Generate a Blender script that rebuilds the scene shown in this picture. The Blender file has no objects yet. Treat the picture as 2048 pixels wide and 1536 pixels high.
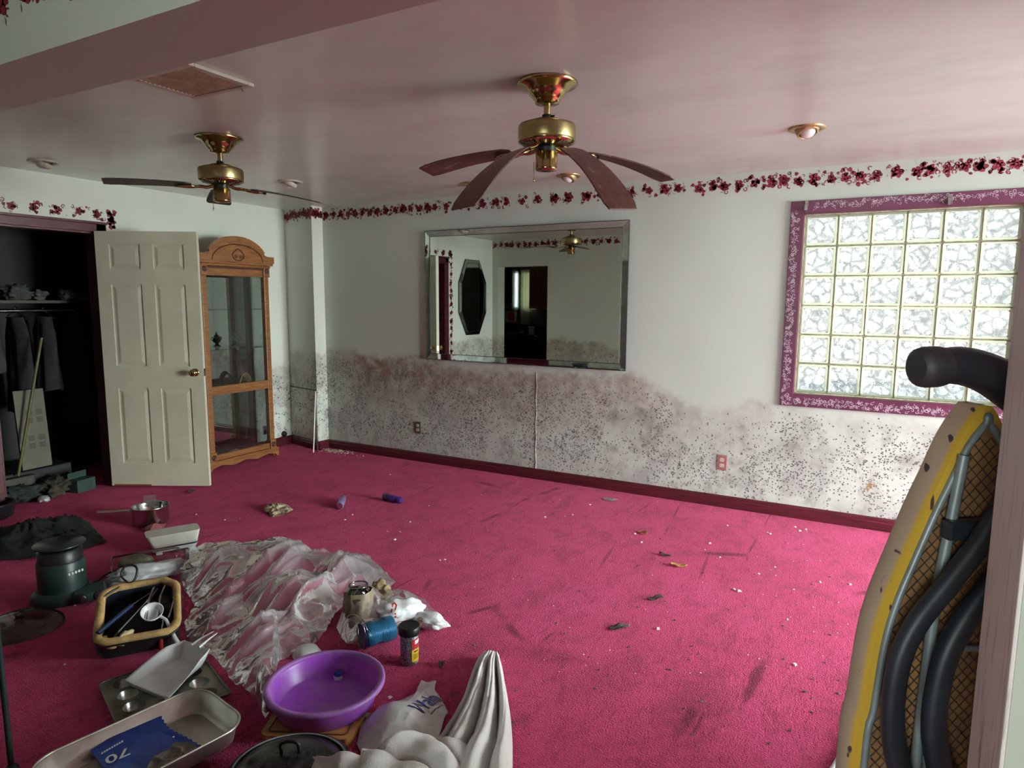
import bpy, bmesh, math, random
from mathutils import Vector, Matrix, noise
sc = bpy.context.scene
C = sc.collection
rnd = random.Random(11)
PI = math.pi

# ------------------------------------------------------------------ camera, world, exposure
FPX, PITCH, YAW, ROLL, CAMH = 1322.72, .1278, -.501, .0064, 1.5467
fw = Vector((math.sin(YAW)*math.cos(PITCH), math.cos(YAW)*math.cos(PITCH), -math.sin(PITCH)))
r0 = Vector((math.cos(YAW), -math.sin(YAW), 0)); u0 = r0.cross(fw)
rt = math.cos(ROLL)*r0 + math.sin(ROLL)*u0
up = -math.sin(ROLL)*r0 + math.cos(ROLL)*u0
CAM = Vector((0, 0, CAMH))
cd = bpy.data.cameras.new('camera'); cd.sensor_width = 36; cd.lens = 36*FPX/2048; cd.clip_start = .02; cd.clip_end = 200
cam = bpy.data.objects.new('camera', cd); C.objects.link(cam)
m3 = Matrix((rt, up, -fw)).transposed()
cam.matrix_world = Matrix.Translation(CAM) @ m3.to_4x4()
sc.camera = cam

def hit(x, y, ax, v):
    """point of the room seen at photo position x, y, on the plane axis = v"""
    d = fw + rt*((x-1024)/FPX) - up*((y-768)/FPX)
    return CAM + d*((v-CAM[ax])/d[ax])
def F(x, y, z=0.): return hit(x, y, 2, z)

w = bpy.data.worlds.new('sky'); sc.world = w; w.use_nodes = True
wt = w.node_tree; bgn = wt.nodes['Background']
tc = wt.nodes.new('ShaderNodeTexCoord'); sp = wt.nodes.new('ShaderNodeSeparateXYZ'); rp = wt.nodes.new('ShaderNodeValToRGB')
wt.links.new(tc.outputs['Generated'], sp.inputs[0]); wt.links.new(sp.outputs['Z'], rp.inputs[0]); wt.links.new(rp.outputs[0], bgn.inputs[0])
rp.color_ramp.elements[0].color = (.92, 1, .97, 1); rp.color_ramp.elements[1].color = (.78, .92, 1, 1)
bgn.inputs[1].default_value = 54.0
sc.view_settings.view_transform = 'Standard'; sc.view_settings.look = 'None'
sc.view_settings.gamma = 1; sc.view_settings.exposure = 0.0; sc.view_settings.use_curve_mapping = False
sc.cycles.max_bounces = 6; sc.cycles.diffuse_bounces = 3; sc.cycles.glossy_bounces = 4; sc.cycles.transparent_max_bounces = 12
sc.cycles.use_adaptive_sampling = True; sc.cycles.adaptive_threshold = .11; sc.cycles.adaptive_min_samples = 16
sc.cycles.caustics_reflective = False; sc.cycles.caustics_refractive = False
sc.cycles.sample_clamp_indirect = 6

D, XL, H = 5.011, -5.408, 2.44          # mirror wall, closet wall, ceiling
YW, YN, ZH, XJ, XE = 1.05, .847, 2.08, .156, -3.29   # wall with the wide opening: far face, near face, header, jambs
XR = 3.2

def portal(loc, rot, sx, sy):
    l = bpy.data.lights.new('daylight_portal', 'AREA'); l.shape = 'RECTANGLE'; l.size = sx; l.size_y = sy
    l.cycles.is_portal = True
    o = bpy.data.objects.new('daylight_portal', l); C.objects.link(o); o.location = loc; o.rotation_euler = rot
    return o
WX0, WX1, WZ0, WZ1 = -.478, .746, .897, 2.134       # glass block window
W2 = (2.75, 4.8, .06, 2.2)                            # unseen window added in the right wall for more daylight (y0, y1, z0, z1)
W3 = (-.55, .55, 1.25, 2.0)                             # unseen window added to the hall behind the camera for daylight (x0, x1, z0, z1)
W4 = (-6.38, -6.06, 1.35, 2.1)                       # kitchen window, added for daylight
portal(((WX0+WX1)/2, D+.19, (WZ0+WZ1)/2), (-PI/2, 0, 0), WX1-WX0, WZ1-WZ0)
portal((XR+.16, (W2[0]+W2[1])/2, (W2[2]+W2[3])/2), (PI/2, 0, PI/2), W2[1]-W2[0], W2[3]-W2[2])
portal(((W3[0]+W3[1])/2, -2.71, (W3[2]+W3[3])/2), (PI/2, 0, 0), W3[1]-W3[0], W3[3]-W3[2])

# ------------------------------------------------------------------ mesh helpers
class MB:
    def __init__(s): s.v = []; s.f = []; s.mi = []; s.sm = []
    def add(s, vs, fs, mi=0, sm=False, M=None):
        o = len(s.v)
        s.v += [tuple(M @ Vector(p)) if M is not None else tuple(p) for p in vs]
        for f in fs: s.f.append(tuple(i+o for i in f)); s.mi.append(mi); s.sm.append(sm)
        return s
    def box(s, a, b, mi=0, M=None):
        x0, y0, z0 = a; x1, y1, z1 = b
        return s.add([(x0,y0,z0),(x1,y0,z0),(x1,y1,z0),(x0,y1,z0),(x0,y0,z1),(x1,y0,z1),(x1,y1,z1),(x0,y1,z1)],
              [(0,3,2,1),(4,5,6,7),(0,1,5,4),(1,2,6,5),(2,3,7,6),(3,0,4,7)], mi, False, M)
    def lathe(s, prof, n=32, mi=0, M=None, sm=True, cap0=True, cap1=True, sx=1, sy=1):
        vs = []; fs = []
        for r, z in prof:
            for k in range(n):
                a = 2*PI*k/n; vs.append((r*sx*math.cos(a), r*sy*math.sin(a), z))
        for i in range(len(prof)-1):
            for k in range(n):
                k2 = (k+1) % n; fs.append((i*n+k, i*n+k2, (i+1)*n+k2, (i+1)*n+k))
        s.add(vs, fs, mi, sm, M)
        if cap0: s.add(vs[:n], [tuple(reversed(range(n)))], mi, False, M)
        if cap1: s.add(vs[-n:], [tuple(range(n))], mi, False, M)
        return s
    def cyl(s, p, q, r, n=16, mi=0, r2=None, sm=True):
        return s.tube([p, q], [r, r if r2 is None else r2], n, mi, sm)
    def tube(s, pts, r, n=10, mi=0, sm=True, cap=True, closed=False, flat=1.0, M=None):
        P = [Vector(p) for p in pts]; L = len(P)
        R = r if isinstance(r, (list, tuple)) else [r]*L
        vs = []; fs = []; nrm = None
        for i in range(L):
            if closed: t = P[(i+1) % L]-P[i-1]
            else: t = P[min(i+1, L-1)]-P[max(i-1, 0)]
            if t.length < 1e-9: t = Vector((0,0,1))
            t.normalize()
            if nrm is None: nrm = t.orthogonal().normalized()
            nrm = (nrm - t*nrm.dot(t))
            nrm = nrm.normalized() if nrm.length > 1e-6 else t.orthogonal().normalized()
            b = t.cross(nrm)
            for k in range(n):
                a = 2*PI*k/n; vs.append(P[i] + nrm*(R[i]*math.cos(a)) + b*(R[i]*flat*math.sin(a)))
        m = L if closed else L-1
        for i in range(m):
            for k in range(n):
                k2 = (k+1) % n; j = (i+1) % L
                fs.append((i*n+k, i*n+k2, j*n+k2, j*n+k))
        s.add(vs, fs, mi, sm, M)
        if cap and not closed:
            s.add(vs[:n], [tuple(reversed(range(n)))], mi, False, M); s.add(vs[-n:], [tuple(range(n))], mi, False, M)
        return s
    def ext(s, poly, z0, z1, mi=0, M=None, sm=False):
        n = len(poly)
        vs = [(x, y, z0) for x, y in poly] + [(x, y, z1) for x, y in poly]
        fs = [tuple(reversed(range(n))), tuple(range(n, 2*n))]
        s.add(vs, fs, mi, False, M)
        s.add(vs, [(i, (i+1) % n, n+(i+1) % n, n+i) for i in range(n)], mi, sm, M)
        return s
    def grid(s, fn, nu, nv, mi=0, sm=True, M=None):
        vs = [fn(i/(nu-1), j/(nv-1)) for j in range(nv) for i in range(nu)]
        fs = [(j*nu+i, j*nu+i+1, (j+1)*nu+i+1, (j+1)*nu+i) for j in range(nv-1) for i in range(nu-1)]
        return s.add(vs, fs, mi, sm, M)
    def mesh(s, name, mats):
        me = bpy.data.meshes.new(name); me.from_pydata(s.v, [], s.f)
        for m in (mats if isinstance(mats, (list, tuple)) else [mats]): me.materials.append(m)
        me.polygons.foreach_set('material_index', s.mi); me.polygons.foreach_set('use_smooth', s.sm); me.update()
        return me
    def build(s, name, mats, parent=None, bevel=0, seg=2, solid=0, sub=0, loc=None, rot=None, weld=False):
        o = bpy.data.objects.new(name, s.mesh(name, mats)); C.objects.link(o)
        if parent: o.parent = parent
        if loc is not None: o.location = loc
        if rot is not None: o.rotation_euler = rot
        if weld: k = o.modifiers.new('w', 'WELD'); k.merge_threshold = 1e-4
        if solid: k = o.modifiers.new('s', 'SOLIDIFY'); k.thickness = solid; k.offset = 0
        if bevel: k = o.modifiers.new('b', 'BEVEL'); k.width = bevel; k.segments = seg; k.limit_method = 'ANGLE'; k.angle_limit = .6
        if sub: k = o.modifiers.new('d', 'SUBSURF'); k.levels = sub; k.render_levels = sub
        return o
def thing(name, label, cat, loc=(0,0,0), rot=(0,0,0), group=None):
    o = bpy.data.objects.new(name, None); C.objects.link(o); o.empty_display_size = .05
    o.location = loc; o.rotation_euler = rot; o['label'] = label; o['category'] = cat
    if group: o['group'] = group
    return o
def tag(o, label, cat, group=None, kind=None):
    o['label'] = label; o['category'] = cat
    if group: o['group'] = group
    if kind: o['kind'] = kind
    return o
def struct(o): o['kind'] = 'structure'; return o
def copy_tree(o, parent=None):
    c = o.copy(); C.objects.link(c); c.parent = parent
    for ch in [k for k in o.children]: copy_tree(ch, c)
    return c
def T(x=0, y=0, z=0): return Matrix.Translation((x, y, z))
def RX(a): return Matrix.Rotation(a, 4, 'X')
def RY(a): return Matrix.Rotation(a, 4, 'Y')
def RZ(a): return Matrix.Rotation(a, 4, 'Z')
def rrect(w, h, r, n=5):
    p = []
    for cx, cy, a0 in ((w/2-r, h/2-r, 0), (-w/2+r, h/2-r, PI/2), (-w/2+r, -h/2+r, PI), (w/2-r, -h/2+r, 1.5*PI)):
        for k in range(n+1): a = a0+PI/2*k/n; p.append((cx+r*math.cos(a), cy+r*math.sin(a)))
    return p
def spline(pts, n=8):
    P = [Vector(p) for p in pts]; out = []
    for i in range(len(P)-1):
        a, b, c, d = P[max(i-1, 0)], P[i], P[i+1], P[min(i+2, len(P)-1)]
        for k in range(n):
            t = k/n; out.append(.5*((2*b)+(c-a)*t+(2*a-5*b+4*c-d)*t*t+(3*b-a-3*c+d)*t**3))
    out.append(P[-1]); return out
def text_mesh(s, size, mat, shear=0):
    cu = bpy.data.curves.new('t', 'FONT'); cu.body = s; cu.size = size; cu.shear = shear; cu.resolution_u = 3; cu.offset = .012
    o = bpy.data.objects.new('t', cu); C.objects.link(o)
    bpy.context.view_layer.update()
    me = bpy.data.meshes.new_from_object(o.evaluated_get(bpy.context.evaluated_depsgraph_get()))
    bpy.data.objects.remove(o); me.materials.clear(); me.materials.append(mat); return me
def obj_of(me, name, parent=None, M=None):
    o = bpy.data.objects.new(name, me); C.objects.link(o); o.parent = parent
    if M is not None: o.matrix_local = M
    return o
def nz(x, y, z=0., s=1.): return noise.noise((x*s, y*s, z*s))
def crease(x, y, s, z=0.):
    d = noise.voronoi((x*s+.25*nz(x, y, 3, s*.7), y*s, z))[0]
    return math.exp(-(d[1]-d[0])*9)

# ------------------------------------------------------------------ materials
class NT:
    def __init__(s, name):
        s.m = bpy.data.materials.new(name); s.m.use_nodes = True; s.t = s.m.node_tree
        s.b = s.t.nodes['Principled BSDF']; s.out = s.t.nodes['Material Output']
    def n(s, typ, ins=None, **kw):
        k = s.t.nodes.new('ShaderNode'+typ)
        for a, v in kw.items(): setattr(k, a, v)
        for a, v in (ins or {}).items(): s.set(k.inputs[a], v)
        return k
    def set(s, sock, v):
        if hasattr(v, 'is_output') or isinstance(v, bpy.types.NodeSocket): s.t.links.new(v, sock)
        elif isinstance(v, (tuple, list)) and len(v) == 3 and sock.type == 'RGBA': sock.default_value = (*v, 1)
        else: sock.default_value = v
    def P(s, **kw):
        for k, v in kw.items(): s.set(s.b.inputs[k.replace('_', ' ')], v)
    def co(s): return s.n('TexCoord').outputs['Object']
    def noise(s, vec, scale, detail=4, rough=.6, dist=0):
        return s.n('TexNoise', {'Vector': vec, 'Scale': scale, 'Detail': detail, 'Roughness': rough, 'Distortion': dist}).outputs['Fac']
    def math(s, op, a, b=0., c=None, clamp=False):
        k = s.n('Math', operation=op); k.use_clamp = clamp; s.set(k.inputs[0], a); s.set(k.inputs[1], b)
        if c is not None: s.set(k.inputs[2], c)
        return k.outputs[0]
    def sstep(s, v, a, b, lo=0., hi=1.):
        k = s.n('MapRange', {'Value': v, 'From Min': a, 'From Max': b, 'To Min': lo, 'To Max': hi}, interpolation_type='SMOOTHSTEP'); return k.outputs['Result']
    def mix(s, f, a, b):
        k = s.n('Mix', data_type='RGBA'); s.set(k.inputs[0], f); s.set(k.inputs[6], a); s.set(k.inputs[7], b); return k.outputs[2]
    def bump(s, h, strength, dist=.01): 
        k = s.n('Bump', {'Height': h, 'Strength': strength, 'Distance': dist}); return k.outputs[0]
    def map(s, vec, sc=(1,1,1), loc=(0,0,0), rot=(0,0,0)):
        return s.n('Mapping', {'Vector': vec, 'Scale': sc, 'Location': loc, 'Rotation': rot}).outputs[0]
def pm(name, col, rough=.5, metal=0., var=.18, scale=9., bump=0., bscale=60., spec=.5, col2=None, coat=0., sheen=0., aniso=None):
    k = NT(name); v = k.co()
    if aniso: v = k.map(v, aniso)
    f = k.sstep(k.noise(v, scale, 3), .3, .7)
    a = tuple(c*(1-var) for c in col); b = col2 or tuple(min(1, c*(1+var)) for c in col)
    k.P(Base_Color=k.mix(f, a, b), Roughness=rough, Metallic=metal, Specular_IOR_Level=spec, Coat_Weight=coat, Sheen_Weight=sheen)
    if bump: k.P(Normal=k.bump(k.noise(v, bscale, 4), bump, .004))
    return k.m

def mold_wall(name, axis, pts, base=(.57, .615, .565), dens=1.0, umin=-6., umax=2.):
    """painted plasterboard with a mildew tide line; pts = (position along wall, height of the line, browning)"""
    k = NT(name); v = k.co(); s = k.n('SeparateXYZ', {0: v}); u = s.outputs[axis]; z = s.outputs[2]
    un = k.n('MapRange', {'Value': u, 'From Min': umin, 'From Max': umax}).outputs[0]
    def curve(vals):
        c = k.n('FloatCurve'); k.set(c.inputs['Value'], un); cv = c.mapping.curves[0]
        P = [((a-umin)/(umax-umin), b) for a, b in vals]
        cv.points[0].location = P[0]; cv.points[-1].location = P[-1]
        for p in P[1:-1]: cv.points.new(*p)
        c.mapping.update(); return c.outputs[0]
    line = k.math('MULTIPLY', curve([(p[0], p[1]/1.5) for p in pts]), 1.5)
    brown = curve([(p[0], p[2]) for p in pts])
    n1 = k.noise(v, 2.3, 3, .65); n2 = k.noise(v, 9, 3, .7); n3 = k.noise(v, 34, 2, .7); n4 = k.noise(v, 1.1, 1)
    t = k.math('SUBTRACT', line, z)
    t = k.math('ADD', t, k.math('MULTIPLY', k.math('SUBTRACT', n1, .5), .16))
    t = k.math('ADD', t, k.math('MULTIPLY', k.math('SUBTRACT', n2, .5), .12))
    below = k.sstep(t, 0, .05)
    # brown wash just under the line
    br = k.math('MULTIPLY', k.math('MULTIPLY', k.sstep(t, -.04, .07), k.sstep(t, .12, .62, 1, .22)), brown)
    br = k.math('MULTIPLY', br, k.sstep(n2, .25, .68, .25, 1.))
    base_c = k.mix(k.sstep(n4, .3, .7), tuple(c*.96 for c in base), tuple(c*1.04 for c in base))
    col = k.mix(k.math('MULTIPLY', br, .95), base_c, (.25, .135, .085))
    # pale lavender grey film low down
    film = k.math('MULTIPLY', below, k.sstep(k.noise(v, 3.1, 3, .7), .42, .72))
    col = k.mix(k.math('MULTIPLY', film, .55), col, (.27, .25, .24))
    smudge = k.math('MULTIPLY', k.math('MULTIPLY', below, k.sstep(k.noise(v, 6.5, 4, .75), .46, .74)), k.sstep(t, .02, .2))
    col = k.mix(k.math('MULTIPLY', smudge, .6), col, (.19, .165, .145))
    patch = k.math('MULTIPLY', k.sstep(k.noise(v, 2.6, 3, .62), .38, .60, .10, 1.), k.sstep(t, .03, .22))
    foot = k.sstep(z, .1, .3, .35, 1)
    patch = k.math('MULTIPLY', patch, foot)
    dark = (.085, .082, .075)
    # spots of three sizes
    for sc_, r0_, th, amt in ((22, .36, .35, .55), (42, .46, .30, .85), (85, .54, .22, .9)):
        vo = k.n('TexVoronoi', {'Vector': v, 'Scale': sc_, 'Randomness': 1.})
        rsz = k.n('SeparateColor', {0: vo.outputs['Color']})
        keep = k.math('GREATER_THAN', rsz.outputs[0], k.math('SUBTRACT', 1.0, k.math('MULTIPLY', patch, .78*dens)))
        rad = k.math('MULTIPLY', rsz.outputs[1], r0_)
        d = k.math('ADD', vo.outputs['Distance'], k.math('MULTIPLY', k.math('SUBTRACT', n3, .5), .25))
        spot = k.math('MULTIPLY', k.sstep(k.math('SUBTRACT', d, rad), -.1, .06, 1, 0), keep)
        col = k.mix(k.math('MULTIPLY', k.math('MULTIPLY', spot, below), amt), col, dark)
    # rings
    for sc_, off in ((20, 0),):
        vo = k.n('TexVoronoi', {'Vector': k.map(v, loc=(off, off, off)), 'Scale': sc_})
        rsz = k.n('SeparateColor', {0: vo.outputs['Color']})
        d = k.math('ADD', vo.outputs['Distance'], k.math('MULTIPLY', k.math('SUBTRACT', n3, .5), .16))
        rad = k.math('ADD', k.math('MULTIPLY', rsz.outputs[1], .22), .12)
        ring = k.sstep(k.math('ABSOLUTE', k.math('SUBTRACT', d, rad)), .015, .07, 1, 0)
        keep = k.math('GREATER_THAN', rsz.outputs[0], k.math('SUBTRACT', 1.0, k.math('MULTIPLY', k.math('MULTIPLY', patch, k.sstep(t, .15, .4)), .5*dens)))
        col = k.mix(k.math('MULTIPLY', k.math('MULTIPLY', ring, k.math('MULTIPLY', keep, below)), .8), col, dark)
    # rusty dabs
    rd = k.math('MULTIPLY', k.sstep(k.noise(v, 5.2, 1, .5), .68, .78), below)
    col = k.mix(k.math('MULTIPLY', rd, k.sstep(n3, .45, .65)), col, (.30, .17, .07))
    k.P(Base_Color=col, Roughness=.55, Specular_IOR_Level=.3, Normal=k.bump(n3, .03, .003))
    return k.m

M = {}
backpts = [(-4.95, 1.02, .1), (-4.6, 1.05, .45), (-4.3, .98, 1.), (-3.73, 1.0, 1.), (-3.1, .93, .75), (-2.6, .93, .8), (-2.2, .95, .75), (-1.72, .96, .7), (-1.4, .86, .55), (-1.2, .79, .4), (-.98, .76, .3), (-.77, .83, .3), (-.5, .83, .15), (.46, .80, .1), (1.7, .8, .1)]
M['wall_back'] = mold_wall('mildewed_wall', 0, backpts, dens=1.12)
M['wall_left'] = mold_wall('mildewed_side_wall', 1, [(.8, .98, .5), (3.2, .9, .35), (4.4, .86, .25), (5.2, .9, .3)], umin=.8, umax=5.2, dens=.8, base=(.80, .83, .75))  # same paint as the back wall, lightened to stand in for stronger light
M['wall_corner'] = mold_wall('mildewed_boxing', 0, [(-5.5, 1.0, .2), (-5.2, 1.03, .2), (-4.9, 1.0, .2)], umin=-5.5, umax=-4.9, dens=.9, base=(.70, .72, .64))
M['wall_front'] = mold_wall('mildewed_front_wall', 0, [(-5.6, .95, .7), (-5.3, .98, .6), (-4.0, .98, .8), (-3.3, .9, .4), (2, .2, .1)], umin=-5.6, umax=2., dens=1.2, base=(.54, .56, .455))
def paint(name, col, rough=.6): return pm(name, col, rough, var=.04, scale=1.5, bump=.06, bscale=120, spec=.3)
M['white_paint'] = paint('white_paint', (.72, .74, .69))
M['closet_shade_paint'] = paint('closet_shade_paint', (.022, .022, .02))  # near black: the closet's shade is put into the wall colour
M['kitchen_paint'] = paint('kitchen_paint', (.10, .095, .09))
k = NT('glossy_ceiling_paint'); v = k.co()
a = k.noise(k.map(v, (1, 1, 1)), .9, 3, .6); b = k.noise(k.map(v, (.8, 1.3, 1)), 1.6, 4, .7, .2); c = k.noise(v, 14, 2)
col = k.mix(k.sstep(a, .35, .68), (.80, .90, .80), (.78, .83, .75))
col = k.mix(k.math('MULTIPLY', k.sstep(b, .35, .85), .35), col, (.42, .42, .38))
k.P(Base_Color=col, Roughness=.27, Specular_IOR_Level=.55,
    Normal=k.bump(k.math('ADD', k.noise(k.map(v, (1.2, .6, 1)), 1.7, 2), k.math('MULTIPLY', c, .03)), .14, .02))
M['ceiling'] = k.m
k = NT('magenta_carpet'); v = k.co()
a = k.noise(v, .8, 2, .6); b = k.noise(k.map(v, (1.6, 1, 1), rot=(0, 0, .5)), 5, 5, .75, .6); c = k.noise(v, 150, 1, .8); e = k.noise(k.map(v, (2.2, .7, 1), rot=(0, 0, -.45)), 22, 3, .8)
col = k.mix(k.sstep(a, .35, .65), (.52, .042, .122), (.60, .058, .160))
col = k.mix(k.math('MULTIPLY', k.sstep(b, .44, .70), .6), col, (.20, .018, .045))
col = k.mix(k.math('MULTIPLY', k.sstep(e, .5, .75), .5), col, (.17, .016, .042))
col = k.mix(k.math('MULTIPLY', k.sstep(c, .42, .75), .35), col, (.66, .13, .25))
vo = k.n('TexVoronoi', {'Vector': k.map(v, (1, .22, 1), rot=(0, 0, .62)), 'Scale': 1.7}, feature='DISTANCE_TO_EDGE')
ln = k.math('MULTIPLY', k.sstep(vo.outputs[0], .004, .016, 1, 0), k.sstep(k.noise(v, 2.4, 2), .52, .62))
col = k.mix(k.math('MULTIPLY', ln, .7), col, (.10, .008, .02))
nd = k.noise(v, 16, 5, .75)
for (sx0, sy0), (sx1, sy1), wd_, am in (((1538, 1300), (1478, 1425), .030, .75), ((1440, 1330), (1330, 1500), .16, .38), ((1290, 1300), (1090, 1420), .12, .22), ((1180, 1330), (1010, 1290), .09, .25), ((1235, 1080), (1190, 1150), .012, .5), ((1420, 1100), (1395, 1170), .012, .55)):
    p0, p1 = F(sx0, sy0), F(sx1, sy1); mid = (p0+p1)/2; dl = p1-p0      # trodden-in stains
    mp = k.n('Mapping', {'Vector': v, 'Location': mid, 'Rotation': (0, 0, math.atan2(dl.y, dl.x)), 'Scale': (dl.length/2, wd_, 1)}, vector_type='TEXTURE').outputs[0]
    xy = k.n('VectorMath', {0: mp, 1: (1, 1, 0)}, operation='MULTIPLY').outputs[0]
    r_ = k.math('ADD', k.n('VectorMath', {0: xy}, operation='LENGTH').outputs['Value'], k.math('MULTIPLY', k.math('SUBTRACT', nd, .5), 1.6))
    col = k.mix(k.math('MULTIPLY', k.sstep(r_, .35, 1.1, 1, 0), am), col, (.10, .010, .022))
k.P(Base_Color=col, Roughness=.95, Specular_IOR_Level=.1, Sheen_Weight=.2, Sheen_Tint=(.9, .35, .5, 1), Normal=k.bump(k.math('ADD', c, k.math('MULTIPLY', e, .8)), .7, .012))
M['carpet'] = k.m
M['maroon_wood'] = pm('maroon_painted_wood', (.085, .012, .018), .35, var=.5, scale=5, aniso=(3, 3, 30), bump=.1, bscale=30)
M['maroon_base'] = pm('maroon_stained_baseboard', (.085, .010, .017), .32, var=.45, scale=4, aniso=(1, 8, 40), bump=.1)
M['casing'] = pm('plum_painted_casing', (.105, .016, .050), .4, var=.15, scale=3)
M['stencil'] = pm('dark_red_stencil_paint', (.20, .010, .026), .6, var=.35, scale=40)
M['stencil_g'] = pm('faded_green_grey_stencil_paint', (.20, .15, .12), .6, var=.3, scale=40)
M['scroll'] = pm('pale_lilac_scroll_paint', (.60, .50, .56), .6, var=.2, scale=50)
M['door'] = pm('cream_door_paint', (.64, .615, .47), .4, var=.07, scale=2.5, bump=.05, bscale=40, spec=.4)
M['brass'] = pm('polished_brass', (.46, .35, .15), .17, 1., var=.2, scale=6)
M['abrass'] = pm('brushed_antique_brass', (.36, .29, .13), .33, 1., var=.15, scale=60, aniso=(1, 1, 12))
M['black'] = pm('black_plastic', (.012, .012, .013), .4, var=.3)
M['dkmetal'] = pm('dark_enamelled_metal', (.02, .024, .03), .3, var=.3)
M['chrome'] = pm('stainless_steel', (.55, .55, .54), .18, 1., var=.1)
M['alum'] = pm('dull_aluminium', (.56, .56, .50), .38, .85, var=.22, scale=7, bump=.04, bscale=30)
M['oldtin'] = pm('stained_baking_tin', (.115, .105, .075), .42, .75, var=.5, scale=10, col2=(.23, .21, .16))
M['white_pl'] = pm('white_plastic', (.82, .84, .84), .35, var=.04)
M['grey_pl'] = pm('grey_plastic', (.35, .36, .37), .4, var=.1)
k = NT('dusty_walnut_blade'); v = k.co()
col = k.mix(k.sstep(k.noise(k.map(v, (1, 9, 9)), 6, 6), .3, .7), (.050, .013, .009), (.105, .030, .018))
spk = k.math('MULTIPLY', k.sstep(k.noise(k.map(v, (1, 2.2, 1)), 20, 3, .6), .60, .72), .55)
k.P(Base_Color=k.mix(spk, col, (.32, .21, .16)), Roughness=.42, Specular_IOR_Level=.5); M['blade'] = k.m
M['blade_dark'] = pm('dark_walnut_blade_face', (.022, .016, .013), .5, var=.4, scale=8, aniso=(1, 8, 8))
k = NT('oak_veneer'); v = k.co()
g = k.noise(k.map(v, (7, 1.2, 14)), 5, 7, .7, 1.2); g2 = k.noise(k.map(v, (30, 3, 60)), 6, 4)
col = k.mix(k.sstep(g, .3, .7), (.175, .062, .016), (.37, .16, .052))
col = k.mix(k.math('MULTIPLY', k.sstep(g2, .5, .8), .45), col, (.085, .028, .009))
k.P(Base_Color=col, Roughness=.38, Specular_IOR_Level=.5, Normal=k.bump(g, .08, .004)); M['oak'] = k.m
M['oak_groove'] = pm('dark_carved_oak', (.055, .016, .007), .5, var=.3)
M['mirror'] = None
k = NT('silvered_mirror'); v = k.co()
k.P(Base_Color=k.mix(k.noise(v, 3), (.78, .84, .80), (.82, .87, .83)), Metallic=1., Roughness=.012); M['mirror'] = k.m
k = NT('bevelled_mirror_strip'); v = k.co()
k.P(Base_Color=k.mix(k.sstep(k.noise(v, 12), .4, .7), (.66, .76, .72), (.80, .88, .84)), Metallic=1., Roughness=.03); M['mirror_strip'] = k.m
M['mirror_edge'] = pm('dark_mirror_joint', (.015, .02, .018), .4)
def clear(name, tint=(.96, .98, .97), fac=.10, rough=.03, diff=None, dfac=0., bumpv=0., bs=20):
    k = NT(name); v = k.co(); k.t.nodes.remove(k.b)
    tr = k.n('BsdfTransparent', {'Color': k.mix(k.noise(v, 6), tuple(c*.96 for c in tint), tint)})
    gl = k.n('BsdfGlossy', {'Color': (1, 1, 1), 'Roughness': rough})
    if bumpv: k.set(gl.inputs['Normal'], k.bump(k.noise(v, bs, 3), bumpv, .01))
    fr = k.n('LayerWeight', {'Blend': .25}).outputs['Fresnel']
    f = k.math('ADD', k.math('MULTIPLY', fr, .8), fac, clamp=True)
    x = k.n('MixShader', {0: f, 1: tr.outputs[0], 2: gl.outputs[0]})
    if diff:
        df = k.n('BsdfDiffuse', {'Color': k.mix(k.noise(v, 9), tuple(c*.85 for c in diff), diff)}); tl = k.n('BsdfTranslucent', {'Color': (*diff, 1)})
        dd = k.n('MixShader', {0: .35, 1: df.outputs[0], 2: tl.outputs[0]})
        amt = k.math('ADD', dfac, k.math('MULTIPLY', k.math('SUBTRACT', k.noise(v, 14, 5, .7), .5), dfac*.9), clamp=True)
        x = k.n('MixShader', {0: amt, 1: x.outputs[0], 2: dd.outputs[0]})
    k.t.links.new(x.outputs[0], k.out.inputs[0]); return k.m
M['glass'] = clear('clear_glass', (.93, .97, .95), .03)
M['pane'] = clear('window_glass', (.95, .97, .97), .02)
M['shelf_glass'] = clear('green_edged_shelf_glass', (.80, .90, .86), .06)
M['film'] = clear('crumpled_clear_polythene', (.96, .95, .97), .13, .13, (.84, .84, .88), .24, .35, 16)
M['film2'] = clear('thin_clear_bag_film', (.95, .94, .95), .06, .14, (.55, .54, .55), .14, .5, 28)
M['smoke_pl'] = clear('smoky_clear_plastic', (.55, .56, .52), .08, .1, (.10, .11, .09), .35)
# patterned glass of the glass blocks
k = NT('wavy_pattern_block_glass'); v = k.co(); k.t.nodes.remove(k.b)
inf = k.n('ObjectInfo').outputs['Random']
off = k.n('CombineXYZ', {0: k.math('MULTIPLY', inf, 3.), 1: k.math('MULTIPLY', inf, 7.), 2: 0.}).outputs[0]
vv = k.n('VectorMath', {0: v, 1: off}, operation='ADD').outputs[0]
wv = k.n('VectorMath', {0: vv, 1: k.n('VectorMath', {0: k.n('TexNoise', {'Vector': vv, 'Scale': 14}).outputs['Color'], 'Scale': .05}, operation='SCALE').outputs[0]}, operation='ADD').outputs[0]
vo = k.n('TexVoronoi', {'Vector': wv, 'Scale': 15.}, feature='DISTANCE_TO_EDGE').outputs[0]
vf = k.n('TexVoronoi', {'Vector': wv, 'Scale': 20.}).outputs['Distance']
hgt = k.math('ADD', k.math('MULTIPLY', vf, .9), k.noise(vv, 26, 3))
edge = k.sstep(vo, .0, .22)
lum = k.math('MULTIPLY', k.sstep(edge, 0, 1, .58, 1.), k.sstep(k.noise(vv, 16, 3, .6), .3, .72, .72, 1.12))  # shading of the pressed relief painted into the glass tint
tint = k.n('Mix', {}, data_type='RGBA'); 
BLOCK_T = .0265
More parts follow.
